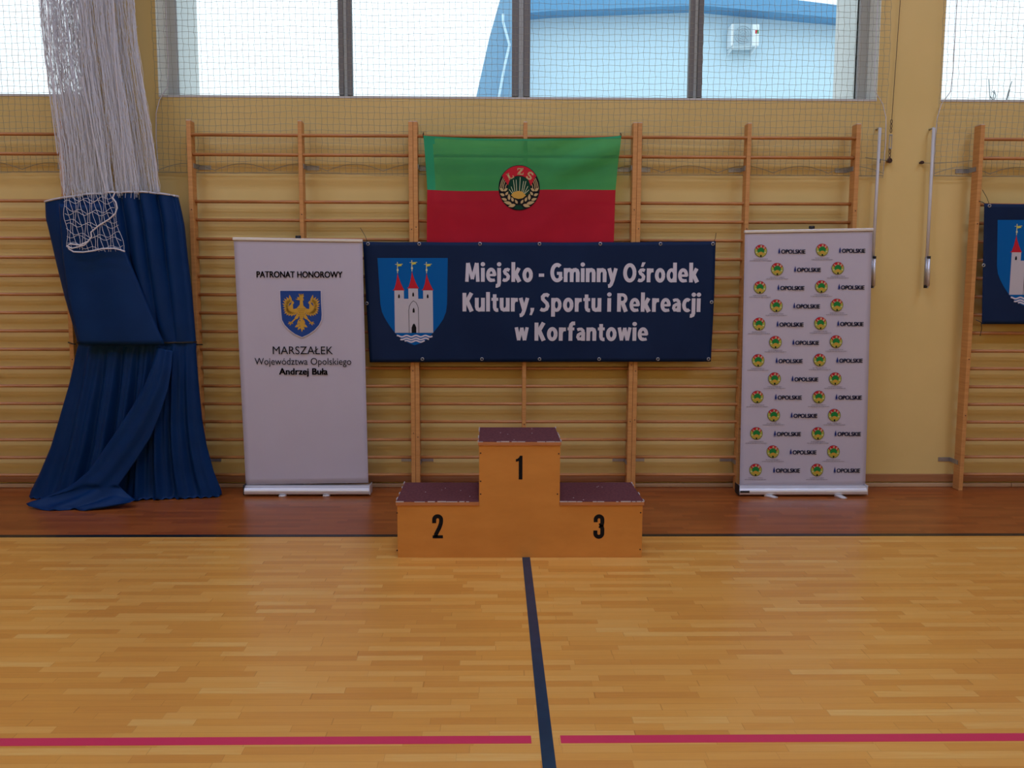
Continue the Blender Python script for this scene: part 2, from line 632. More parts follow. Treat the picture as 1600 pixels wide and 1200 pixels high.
def walled(mb, y0, y1, wins, z0, z1, top):
    xs = [-HX]
    for a, b in sorted(wins):
        xs += [a, b]
    xs.append(HX)
    for i in range(0, len(xs), 2):
        mb.box(xs[i], xs[i + 1], y0, y1, 0, top)
    for a, b in wins:
        mb.box(a, b, y0, y1, 0, z0)
        mb.box(a, b, y0, y1, z1, top)


mb = MB()
walled(mb, WY, WT, WINS, SILL, HEAD, TOP)
tag(mb.build('wall_back', M_WALL), kind='structure')
mb = MB()
walled(mb, WT + .001, EXT, [(-2.88, 2.80), (-9.2, -3.63), (3.50, 9.1)], SILL - .02, HEAD, TOP)
tag(mb.build('wall_outer', M_PLASTER), kind='structure')
mb = MB().box(-HX, HX, FRONT_Y - .3, WY, -.2, 0)
tag(mb.build('floor', M_FLOOR), kind='structure')
FLOOR = bpy.data.objects['floor']
tag(MB().box(-HX, HX, FRONT_Y, WY, CEIL_Z, CEIL_Z + .2).build('ceiling', M_CEIL), kind='structure')
tag(MB().box(-HX - .2, -HX, FRONT_Y, WY, 0, CEIL_Z).build('wall_left', M_WALL), kind='structure')
tag(MB().box(HX, HX + .2, FRONT_Y, WY, 0, CEIL_Z).build('wall_right', M_WALL), kind='structure')
tag(MB().box(-HX, HX, FRONT_Y - .3, FRONT_Y, 0, CEIL_Z).build('wall_front', M_WALL), kind='structure')
mb = MB()
mb.box(-HX, HX, WY - .022, WY, .042, .108)
tag(mb.build('baseboard_back', M_BASE, bevel=.004), kind='structure')
mb = MB()
xx = -HX
while xx < HX:
    mb.box(xx, min(HX, xx + 1.9) - .004, WY - .035, WY, 0, .032)
    xx += 1.9
tag(mb.build('trim_1', M_BASEL, bevel=.006), kind='structure')

# court lines, part of the floor
LT = .0012
o = MB().box(-HX, HX, -1.145, -1.095, 0, LT).build('court_line', M_BLINE, FLOOR)
o['label'] = 'black line along the hall'
for a, b in ((-HX, -.099), (.014, HX)):
    o = MB().box(a, b, -3.512, -3.463, 0, LT).build('court_line', M_RLINE, FLOOR)
    o['label'] = 'red line across the foreground'
o = MB().box(-.066, -.016, -8.0, -1.13, 0, LT + .0006).build('tape_line', M_TAPE, FLOOR)
o['label'] = 'dark blue tape running from the podium to the camera'


# windows
FY = .33                                  # inner face of the frames


def window(n, x0, x1, mulls, ex0, ex1):
    root = bpy.data.objects.new('window_%d' % n, None)
    COL.objects.link(root)
    root.location = ((x0 + x1) / 2, FY, SILL)
    tag(root, kind='structure')
    f = MB()
    jw = .085
    f.box(x0 + .002, x0 + jw, FY, FY + .06, SILL, HEAD)
    f.box(x1 - jw, x1 - .002, FY, FY + .06, SILL, HEAD)
    f.box(x0, x1, FY, FY + .06, SILL, SILL + .05)
    f.box(x0, x1, FY, FY + .06, HEAD - .06, HEAD)
    f.build('window_frame', M_FRAMEL, root, bevel=.006)
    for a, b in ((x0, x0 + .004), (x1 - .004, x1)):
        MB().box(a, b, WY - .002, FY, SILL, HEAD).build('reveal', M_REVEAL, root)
    edges = [x0 + jw]
    for a, b in mulls:
        g = MB()
        wd = b - a
        g.box(a, a + wd * .36, FY - .012, FY + .05, SILL + .05, HEAD - .06)
        g.box(b - wd * .36, b, FY - .012, FY + .05, SILL + .05, HEAD - .06)
        g.box(a + wd * .36, b - wd * .36, FY + .01, FY + .05, SILL + .05, HEAD - .06, 1)
        g.build('mullion', [M_FRAME, M_FRAMEL], root, bevel=.004)
        edges += [a, b]
    edges.append(x1 - jw)
    for i in range(0, len(edges), 2):
        MB().box(edges[i], edges[i + 1], FY + .024, FY + .03, SILL + .05, HEAD - .06).build('pane', M_GLASS, root)
    MB().box(x0, x1, WY - .004, FY, SILL - .012, SILL + .003).build('window_sill', M_SILL, root)
    return root


yf = FY - .01
mm = [(at(a, 75, yf).x, at(b, 75, yf).x) for a, b in ((528.5, 549.5), (800, 828.5), (1077.5, 1098.5))]
window(1, WINS[0][0], WINS[0][1], mm, 0, 0)
window(2, WINS[1][0], WINS[1][1], [(-5.25, -5.14), (-6.7, -6.59), (-8.2, -8.09)], 0, 0)
window(3, WINS[2][0], WINS[2][1], [(4.92, 5.03), (6.4, 6.51), (7.9, 8.01)], 0, 0)

# ------------------------------------------------------------------ outside
tag(MB().box(-60, 60, EXT + .2, 60, -.4, -.2).build('ground', M_GROUND), kind='structure')
BY = 13.0
b = thing('neighbour_building', 'pale blue rendered building with a blue gabled eave outside the middle window', 'building', (at(1050, 100, BY).x, BY, -.2))


def bp(u, v, y=BY):
    q = at(u, v, y)
    return (q.x, q.z)


gz = -.2
low = [bp(787, 30), bp(1092, 5), bp(1432, 41)]
wl = [(low[0][0], gz), low[0], low[1], low[2], (low[2][0], gz)]
MB().prism(wl, BY, BY + 6).build('wall', M_BLDG, b)
fs_ = [bp(782, 24, BY - .5), bp(860, 17, BY - .5), bp(1092, 8, BY - .5), bp(1310, 28, BY - .5), bp(1436, 41, BY - .5),
       bp(1436, 20, BY - .5), bp(1310, 8, BY - .5), bp(1230, -2, BY - .5), bp(1092, -16, BY - .5), bp(782, -4, BY - .5)]
MB().prism(fs_, BY - .5, BY + 6.2).build('eave', M_FASC, b)
lean = [bp(800, 3), bp(789, 4), bp(781, 18), bp(765, 75), bp(756, 115), bp(745, 165), bp(736, 230), bp(730, 300), bp(800, 300)]
MB().prism(lean, BY - .8, BY + 5).build('side_wing', M_BROOF, b)
MB().tube([at(786, 22, BY - .9), at(786, 34, BY - .9), at(796, 70, BY - .95), at(788, 105, BY - .95), at(778, 160, BY - .95), at(775, 260, BY - .95)], .03, 8).build('downpipe', M_BLDG, b, smooth=True)

aq0, aq1 = at(1143, 37, BY - .42), at(1186, 72, BY - .42)
ac = thing('air_conditioner', 'white outdoor air conditioning unit on brackets on the pale blue building', 'air conditioner', ((aq0.x + aq1.x) / 2, BY, aq1.z))
MB().box(aq0.x, aq1.x, BY - .42, BY - .08, aq1.z, aq0.z).build('casing', M_ACW, ac, bevel=.02)
fc = at(1161, 54, BY - .43)
g = MB()
for r in (.05, .10, .15, .20):
    g.tube([(fc.x + r * math.cos(2 * PI * i / 28), BY - .435, fc.z + r * math.sin(2 * PI * i / 28)) for i in range(28)], .008, 5, closed=True)
for i in range(8):
    an = PI * i / 4
    g.tube([(fc.x, BY - .435, fc.z), (fc.x + .2 * math.cos(an), BY - .435, fc.z + .2 * math.sin(an))], .008, 4)
g.box(fc.x - .22, fc.x + .22, BY - .43, BY - .42, fc.z - .25, fc.z + .25)
g.build('fan_grille', M_ACG, ac)
q = at(1183, 49, BY - .43)
MB().box(q.x - .04, q.x, BY - .425, BY - .42, q.z - .05, q.z + .03).box(q.x + .01, q.x + .04, BY - .425, BY - .42, q.z - .05, q.z + .03, 1).build('sticker', [M_RED, M_GRN], ac)
for u in (1145, 1181):
    p = at(u, 72, BY - .4)
    q = at(u, 86, BY)
    MB().tube([(p.x, BY - .4, p.z - .02), (p.x, BY, p.z - .02)], .022, 6).tube([(p.x, BY - .38, p.z - .03), (p.x, BY - .01, q.z)], .02, 6).build('bracket', M_ACW, ac)

t = thing('bare_tree', 'thin bare tree tops just showing above the sill of the right window', 'tree', (at(1560, 420, 20).x, 20, -.2))
k = MB().tube([(at(1560, 420, 20).x, 20, -.2), at(1560, 260, 20), at(1558, 200, 20)], .05, 6)
k.build('trunk', M_BARK, t)
for pts in ([(1558, 230), (1548, 170), (1546, 140), (1545, 124)], [(1558, 210), (1551, 160), (1553, 146), (1551, 142)], [(1559, 220), (1570, 165), (1575, 145), (1581, 127)],
            [(1557, 200), (1556, 165), (1547, 150)], [(1572, 160), (1578, 140)], [(1551, 160), (1556, 150), (1553, 141)]):
    MB().tube([at(u, v, 20) for u, v in pts], .014, 5).build('branch', M_BARK, t)

# ------------------------------------------------------------------ wall bars
RUNGS = [.1266 + .1505 * i for i in range(16)] + [2.752, 2.903]
HB = 3.012
DEP = .088
UW = .036


def wall_bars(x0, x1, label, brackets):
    root = thing('wall_bars', label, 'wall bars', ((x0 + x1) / 2, .04, 0), 'gym wall bars')
    mid = (x0 + x1) / 2
    for a, b_ in ((x0 + .0008, x0 + UW), (mid - .016, mid + .016), (x1 - UW, x1 - .0008)):
        u = MB().box(a, b_, 0, DEP, 0, HB).build('upright', M_WOOD, root, bevel=.003)
        MB().box(a + .002, b_ - .002, .002, DEP - .002, HB, HB + .006).build('worn_end', M_ENDG, u)
        for z in (2.25, 1.1, .55):
            MB().prism(ellipse((a + b_) / 2 + .002, z + random.uniform(-.1, .1), .005, .005, n=10), -.0012, .003).build('screw_plug', M_SCREW, u)
    for i, z in enumerate(RUNGS):
        y = .052 if i < 16 else (.030 if i == 16 else .018)
        zz = z + random.uniform(-.002, .002)
        MB().tube([(x0 + UW * .5, y, zz), (mid, y, zz - .001), (x1 - UW * .5, y, zz)], .0135, 12, rz=.018).build('rung', M_WOODX, root, smooth=True)
    for x, sgn, z in brackets:
        k = MB()
        k.box(min(x, x + sgn * .004), max(x, x + sgn * .004), .03, WY, z - .018, z + .018)
        k.box(min(x, x + sgn * .10), max(x, x + sgn * .10), WY - .006, WY - .001, z - .018, z + .018)
        k.prism(ellipse(x + sgn * .07, z, .008, .008, n=10), WY - .010, WY - .006)
        k.build('bracket', M_STEEL, root)
    return root


ZU, ZL = 2.665, .235
wall_bars(-5.47, -3.676, 'wooden wall bars at the left edge, running behind the tied blue curtain', [(-3.712, -1, ZU), (-3.712, -1, ZL)])
wall_bars(-2.70, -.90, 'wooden wall bars behind the white roll-up banner with the eagle shield',
          [(-2.664, 1, ZU), (-1.784, 1, ZU), (-.936, -1, ZL), (-2.664, 1, ZL), (-1.784, 1, ZL)])
wall_bars(-.90, .90, 'wooden wall bars carrying the green and red flag, behind the podium',
          [(-.864, 1, ZU), (.864, -1, ZU), (-.864, 1, ZL), (.864, -1, ZL)])
wall_bars(.90, 2.70, 'wooden wall bars behind the roll-up banner with rows of round logos',
          [(.936, 1, ZU), (1.784, -1, ZU), (2.664, -1, ZU), (.936, 1, ZL), (1.784, -1, ZL)])
wall_bars(3.668, 5.468, 'wooden wall bars at the right edge, with a cropped navy banner tied on', [(3.668, -1, ZU), (3.668, -1, ZL)])


# ------------------------------------------------------------------ printed emblems
def castle(mb, P, L0=.0006):
    """three-towered castle shield, drawn in crop units; P(x, y, lift) -> point; slots 0 blue 1 stone 2 red 3 ink 4 yellow 5 white 6 pale"""
    def fl(pts, k, mi):
        mb.flat([P(x, y, k * L0) for x, y in pts], mi)
    sh = [(78, 65), (957, 65), (952, 400), (948, 640), (935, 740), (900, 830), (850, 905), (775, 1000), (700, 1080), (620, 1130), (542, 1155),
          (460, 1125), (380, 1075), (300, 1005), (225, 905), (170, 815), (135, 740), (115, 640), (100, 400)]
    fl(sh, 1, 0)
    for pts in ([(290, 470), (408, 470), (410, 575), (412, 1000), (297, 1000)], [(410, 575), (466, 575), (588, 575), (650, 575), (650, 1000), (412, 1000)],
                [(464, 447), (584, 447), (588, 576), (466, 576)], [(648, 470), (768, 470), (776, 1000), (650, 1000), (650, 575)]):
        fl(pts, 2, 1)
    for x, y0, y1 in ((340, 255, 470), (520, 232, 445), (702, 255, 468)):
        c = x - 10
        fl([(c, y0), (c + 14, y0 + 55), (c + 42, y0 + 130), (c + 75, y1 - 18), (c + 88, y1), (c - 62, y1), (c - 42, y1 - 18), (c - 22, y0 + 130), (c - 8, y0 + 55)], 3, 2)
        fl(stroke([(c, y0), (c - 2, y0 - 140)], 9), 4, 6)
        fl(stroke([(c - 30, y0 - 110), (c + 66, y0 - 114)], 6), 4, 6)
        fl([(c - 8, y0 - 112), (c + 62, y0 - 118), (c + 44, y0 - 102), (c + 54, y0 - 92), (c + 10, y0 - 84), (c - 6, y0 - 94)], 5, 4)
        fl(ellipse(c + 1, y0 - 40, 12, 16), 5, 6)
    def lancet(cx, y0, y1, hw):
        return [(cx - hw, y1), (cx - hw, y0 + (y1 - y0) * .45), (cx - hw * .5, y0 + (y1 - y0) * .14), (cx, y0), (cx + hw * .5, y0 + (y1 - y0) * .14), (cx + hw, y0 + (y1 - y0) * .45), (cx + hw, y1)]
    for cx, y0, y1, hw in ((348, 515, 566, 11), (525, 492, 545, 11), (706, 515, 566, 11), (531, 686, 748, 13), (535, 882, 1000, 29)):
        fl(lancet(cx, y0, y1, hw), 4, 3)
    fl(stroke([(475, 1000), (470, 720), (476, 670), (500, 625), (528, 600), (560, 622), (582, 665), (590, 700), (596, 1000)], 6), 3, 3)
    for x0, x1, y in ((320, 765, 1042), (365, 722, 1076), (418, 668, 1106)):
        pts = [(x0 + (x1 - x0) * i / 40, y + 9 * math.sin((x0 + (x1 - x0) * i / 40) / 118 * 2 * PI)) for i in range(41)]
        fl(stroke(pts, 19), 3, 5)


CASTLE_M = [M_SHIELD, M_STONE, M_RED, M_INK, M_YEL, M_WHITEPRINT, M_PALEY]


def eagle(mb, P, L0=.0006):
    """golden eagle on a blue shield; slots 0 blue 1 gold 2 dark gold 3 pale"""
    def fl(pts, k, mi):
        mb.flat([P(x, y, k * L0) for x, y in pts], mi)
    sh = [(155, 172), (915, 172), (922, 420), (935, 620), (925, 720), (880, 815), (800, 905), (690, 985), (565, 1040), (440, 985), (330, 905), (240, 810), (190, 715), (180, 620), (165, 420)]
    fl([((x - 545) * 1.035 + 545, (y - 600) * 1.03 + 600) for x, y in sh], .5, 3)
    fl(sh, 1, 0)
    for s in (-1, 1):
        def X(x):
            return 550 + s * x
        fl([(X(60), 500), (X(150), 515), (X(155), 430), (X(130), 395), (X(165), 350), (X(190), 420), (X(235), 470), (X(245), 560), (X(150), 600), (X(90), 620)], 2, 1)
        for (bx, by, tx, ty, wd) in ((190, 400, 220, 245, 26), (205, 405, 278, 285, 22), (215, 420, 322, 315, 21), (220, 440, 345, 355, 21), (225, 460, 355, 412, 22),
                                     (225, 480, 345, 460, 21), (220, 500, 340, 512, 22), (215, 515, 330, 556, 22), (200, 530, 318, 600, 24), (180, 540, 280, 630, 24),
                                     (155, 550, 240, 645, 24), (130, 555, 190, 655, 22), (100, 560, 140, 640, 20)):
            fl(leaf(X(bx), by, X(tx), ty, wd), 3, 1)
            fl(stroke([(X(bx + (tx - bx) * .2), by + (ty - by) * .2), (X(bx + (tx - bx) * .6), by + (ty - by) * .6)], 4), 4, 2)
        fl([(X(70), 590), (X(125), 680), (X(100), 708), (X(60), 690), (X(35), 620)], 3, 1)
        fl(stroke([(X(105), 690), (X(150), 735), (X(190), 775)], 24), 3, 1)
        for tx, ty in ((245, 755), (255, 795), (215, 825), (150, 795)):
            fl(leaf(X(180), 768, X(tx), ty, 10), 3, 1)
        fl(leaf(X(20), 740, X(75), 790, 26), 3, 1)
        fl(leaf(X(20), 800, X(120), 855, 26), 3, 1)
        fl(leaf(X(15), 840, X(65), 905, 20), 3, 1)
        fl(stroke([(X(22), 700), (X(55), 735), (X(58), 780)], 16), 4, 1)
    fl([(525, 430), (528, 330), (512, 285), (520, 245), (570, 238), (605, 270), (585, 300), (600, 345), (580, 360), (592, 450), (645, 500), (640, 570), (600, 640), (580, 720), (530, 720), (510, 640), (465, 570), (465, 500)], 5, 1)
    fl([(530, 300), (470, 285), (490, 318), (440, 328), (485, 345), (525, 350)], 5, 1)
    for dx in (-25, 0, 25):
        fl(leaf(550 + dx, 262, 550 + dx * 1.7, 222, 10), 5, 1)
    fl([(540, 700), (590, 700), (605, 790), (590, 880), (565, 945), (540, 880), (522, 790)], 4, 1)
    for r in range(6):
        for c in range(-2, 3):
            x, y = 552 + c * 32 + (16 if r % 2 else 0), 505 + r * 34
            if abs(x - 552) < 78 - r * 7:
                fl(stroke([(x - 9, y), (x, y + 14), (x + 9, y)], 5), 6, 2)


EAGLE_M = [M_EBLUE, M_GOLD, M_GOLDD, M_WHITEPRINT]


def lzs(mb, P, small=False, L0=.0006):
    """round club badge: slots 0 ink 1 dark green 2 red 3 beige 4 gold 5 pale 6 green 7 olive"""
    def fl(pts, k, mi):
        mb.flat([P(x, y, k * L0) for x, y in pts], mi)
    cx, cy, R, RY = 722, 615, 455, 500
    n = 22 if small else 48
    fl(ellipse(cx, cy, R, RY, n=n), 1, 0)
    if small:
        fl(ellipse(cx, cy, R * .95, RY * .95, n=n), 2, 7)
        fl(ellipse(cx, cy - 30, 265, 240, n=n), 3, 6)
        fl(ellipse(cx, cy + 190, 165, 120, n=14), 4, 4)
        fl(ellipse(cx, cy + 400, 60, 75, n=10), 4, 0)
    else:
        fl(ellipse(cx, cy, R * .96, RY * .96, n=n), 2, 0)
        fl(ellipse(cx, 600, 250, 240, n=36), 3, 1)
        fl([(640, 1000), (760, 1000), (830, 1075), (720, 1095), (610, 1075)], 3, 1)
    # red ribbon across the top
    ro, ri = (.97, .60) if small else (.975, .545)
    a0, a1 = -math.radians(148), -math.radians(32)
    out = [(cx + R * ro * math.cos(a0 + (a1 - a0) * i / 20), cy + RY * ro * math.sin(a0 + (a1 - a0) * i / 20)) for i in range(21)]
    inn = [(cx + 262 * math.cos(a0 + (a1 - a0) * i / 20) * (1.0), 610 + 262 * math.sin(a0 + (a1 - a0) * i / 20)) for i in range(21)]
    inn[0], inn[-1] = (475, 560), (978, 575)
    fl(out + inn[::-1], 4, 2)
    letters = {'L': [([(-30, -70), (-30, 70)], 42), ([(-62, 62), (55, 62)], 22), ([(58, 72), (58, 18)], 20), ([(-66, -66), (10, -66)], 18)],
               'Z': [([(-62, -62), (66, -62)], 24), ([(46, -58), (-46, 58)], 44), ([(-66, 62), (64, 62)], 24), ([(-60, -66), (-60, -22)], 18), ([(62, 66), (62, 22)], 18)],
               'S': [([(52, -38), (38, -66), (0, -74), (-40, -58), (-46, -28), (-20, -6), (22, 10), (48, 34), (38, 62), (0, 74), (-38, 64), (-54, 34)], 34)]}
    for ch, x, y, rot in (('L', 522, 356, -.48), ('Z', 748, 256, .02), ('S', 955, 352, .42)):
        for pts, wd in letters[ch]:
            o = stroke(pts, wd)
            n2 = len(pts)
            for i in range(n2 - 1):
                q = (o[i], o[i + 1], o[2 * n2 - 2 - i], o[2 * n2 - 1 - i])
                fl([(x + px * math.cos(rot) - py * math.sin(rot), y + px * math.sin(rot) + py * math.cos(rot)) for px, py in q], 5, 5 if small else 3)
    if small:
        for s in (-1, 1):
            for k in range(3):
                an = math.radians(20 + 22 * k)
                fl(ellipse(cx + s * R * .74 * math.cos(an), cy + RY * .74 * math.sin(an), 60, 45, n=8), 4, 5 if k == 0 else 4)
        return
    for x, y in ((500, 650), (545, 590), (595, 440), (655, 440), (745, 385), (820, 470), (870, 470), (915, 580), (940, 660)):
        bx = 705 + (x - 710) * .62
        fl(stroke([(bx, 745 - max(0, 40 - abs(bx - 705)) * .6), (x, y)], 11), 4, 5)
    fl([(540, 780), (600, 715), (700, 685), (790, 700), (870, 785), (800, 845), (710, 862), (610, 840)], 6, 4)
    for s in (-1, 1):
        def X(x):
            return cx + s * (cx - x)
        for x0, y0, x1, y1 in ((300, 620, 378, 380), (338, 630, 392, 425), (375, 640, 412, 470), (428, 640, 444, 540)):
            fl(stroke([(X(x0), y0), (X((x0 + x1) / 2 - 12), (y0 + y1) / 2), (X(x1), y1)], 14), 4, 3)
        for (bx, by, tx, ty, wd) in ((380, 690, 288, 620, 30), (385, 690, 468, 625, 28), (400, 790, 300, 745, 30), (420, 780, 482, 700, 26), (455, 890, 330, 850, 30),
                                     (500, 890, 498, 745, 30), (560, 970, 380, 925, 36), (590, 920, 555, 820, 28), (640, 990, 480, 1030, 36), (685, 965, 630, 875, 26)):
            fl(leaf(X(bx), by, X(tx), ty, wd), 5, 3)


LZS_M = [M_INK, M_DKGRN, M_RED, M_BEIGE, M_GOLD, M_PALEY, M_GRN, M_LEAFY]


# ------------------------------------------------------------------ navy wall banners
BX = -.028


def bsurf(x, z):
    """gentle slack of the vinyl between its ties"""
    t = min(1, max(0, (z - 1.08) / .98))
    k = min(1, max(0, (x + .62) / .2))
    k = k * k * (3 - 2 * k)
    return BX - .006 - k * (.012 * math.sin(PI * t) ** 2 * (1 + .5 * math.sin(x * 5.1)) + .005 * math.sin(x * 9 + z * 3) * math.sin(PI * t))


def wall_banner(label, dx=0.0, dz=0.0, text=True):
    tl, tr, bl, br = at(567, 377.5, BX), at(1118, 377, BX), at(578, 566, BX), at(1110.5, 565, BX)
    root = thing('wall_banner', label, 'banner', ((tl.x + tr.x) / 2 + dx, BX, bl.z + dz), 'navy vinyl banners')
    nx, nz = 96, 30
    rows = []
    for j in range(nz + 1):
        t = j / nz
        row = []
        for i in range(nx + 1):
            s = i / nx
            a = bl.lerp(br, s)
            c = tl.lerp(tr, s)
            p = a.lerp(c, t)
            p.z -= .006 * math.sin(PI * s) * t + .003 * abs(math.sin(s * PI * 6)) * t
            p.y = bsurf(p.x, p.z)
            row.append((p.x + dx, p.y, p.z + dz))
        rows.append(row)
    sheet = MB().grid(rows).build('vinyl_sheet', M_NAVY, root, smooth=True, thick=.0015)

    def S(x, z, lift=.002):
        return Vector((x + dx, bsurf(x, z) - lift, z + dz))

    def px(u, v, lift):
        q = at(u, v, BX - .008)
        return S(q.x, q.z, lift + .0018)
    mb = MB()
    castle(mb, lambda x, y, l: px(580 + x / 8, 395 + y / 8, l))
    mb.build('coat_of_arms', CASTLE_M, sheet)
    if text:
        for body, x0, x1, y0, y1 in (('Miejsko - Gminny Ośrodek', 726.9, 1092.5, 412, 440.2), ('Kultury, Sportu i Rekreacji', 722.8, 1095, 458.6, 486.5), ('w Korfantowie', 804, 1012.8, 504.4, 532.2)):
            a, c = at(x0, y1, BX - .008), at(x1, y0, BX - .008)
            mb = MB()
            heavy_text(mb, body, a.x, c.x, c.z, a.z, lambda x, z: S(x, z, .003))
            mb.build('lettering', M_WHITEPRINT, sheet)
    eye = [(u, 381) for u in (575, 655, 750, 843, 938, 1032, 1114)] + [(u, 561) for u in (660, 753, 843, 936, 1028, 1107)] + [(573, 474), (1111, 472)]
    for u, v in eye:
        q = at(u, v, BX - .008)
        c = S(q.x, q.z, .003)
        MB().tube([(c.x + .011 * math.cos(2 * PI * i / 12), c.y, c.z + .011 * math.sin(2 * PI * i / 12)) for i in range(12)], .004, 5, closed=True).build('eyelet', M_STEEL, sheet)
    for (u, v), (u2, v2) in (((575, 380), (563, 356)), ((1114, 381), (1119, 364))):
        q, e = at(u, v, BX - .01), at(u2, v2, BX)
        q.x += dx; e.x += dx; q.z += dz; e.z += dz
        mid = (q + e) / 2 + Vector((.006, 0, 0))
        MB().tube([q, mid, e], .0022, 5).build('tie_cord', M_BLACK, root)
    return root


wall_banner('long navy banner with white lettering and a castle shield below the flag')
rb = wall_banner('navy banner cut off by the right edge, its castle shield half in view', 5.018, .322, False)
for z, x in ((2.395, -1.305), (1.43, -1.27)):
    p = Vector((x + 5.018 - .005, -.02, z))
    MB().tube([p + Vector((.02, -.005, -.015)), p, p + Vector((-.02, .018, .012))], .003, 5).build('tie_cord', M_BLACK, rb)
p = Vector((3.752, -.03, 1.42))
MB().tube([p, p + Vector((.008, 0, -.05)), p + Vector((.004, .01, -.11))], .0025, 5).build('tie_cord', M_BLACK, rb)

# ------------------------------------------------------------------ flag
FYP = -.004
root = thing('flag', 'green and red flag with a round wheat and sun badge tied to the bars', 'flag', (at(811, 300, FYP).x, FYP, at(811, 378, FYP).z))
ftab = [(0, 661.5, 970.5, 212.0), (.5, 668, 961.5, 296.5), (1, 667, 958.5, 381.0)]


def fpt(s, t):
    """s across 0..1, t down 0..1"""
    if t < .5:
        k = t / .5
        xl = 661.5 + (668 - 661.5) * (k ** .8)
        xr = 970.5 + (961.5 - 970.5) * (k ** .9)
        y = 212 + 84.5 * k
    else:
        k = (t - .5) / .5
        xl = 668 - 1 * k
        xr = 961.5 - 3 * k
        y = 296.5 + 86 * k
    u = xl + (xr - xl) * s
    sag = 5.5 * math.sin(PI * s) ** .7 * (1 - t) ** 2
    v = y + sag + 1.2 * math.sin(PI * s * 2 + .4) * math.sin(PI * t)
    q = at(u, v, FYP)
    # diagonal tension folds from the upper right corner and soft drape below
    d1 = (1 - s) * .9 + t * 1.0
    fold = .006 * math.sin(16 * (t - .75 * (1 - s))) * math.exp(-((t - .75 * (1 - s)) / .35) ** 2) * (s > .4) * min(1, (s - .4) * 4)
    fold += .004 * math.sin(11 * s + 2 * t) * t + .003 * math.sin(23 * s + 1.5) * t * (1 - t) * 2
    fold += .005 * math.sin(13 * (t - .7 * s)) * max(0, .5 - s) * (1 - abs(2 * t - 1))
    bd = math.hypot((u - 811) / 45, (v - 293) / 48)
    k = min(1, max(0, (bd - 1.0) / .8))
    fold *= 3.0 * k * k * (3 - 2 * k)
    fold = max(-.012, min(.020, fold)) * min(1, (1 - t) * 5 + .15)
    return Vector((q.x, FYP - .014 - fold, q.z))


NX, NZ = 90, 56
g = MB()
rows = [[fpt(i / NX, j / NZ) for i in range(NX + 1)] for j in range(NZ + 1)]
g.grid(rows)
idx = 0
for j in range(NZ):
    for i in range(NX):
        g.m[idx] = (2 if j < NZ // 2 and (i < 4 + (1 if j < 4 else 0) or j < 1) else 0) if j < NZ // 2 else 1
        idx += 1
fl_ = g.build('cloth', [M_FGREEN, M_FRED, M_FHEM], root, smooth=True)
mb = MB()


def fbadge(x, y, l):
    u, v = 760 + x / 14.12, 250 + y / 14.12
    q = at(u, v, FYP - .01)
    s = min(1, max(0, (u - 666) / (963 - 666)))
    t = min(1, max(0, (v - 212) / 170))
    return Vector((q.x, fpt(s, t).y - .0025 - l, q.z))


lzs(mb, fbadge)
mb.build('badge', LZS_M, fl_)
for u, v in ((661.5, 212), (970, 213)):
    q = at(u, v, FYP)
    MB().tube([q + Vector((0, -.012, -.01)), q + Vector((.0, -.02, .012)), q + Vector((0, .02, .03)), q + Vector((0, .05, .0))], .003, 5).build('tie_cord', M_BLACK, root)


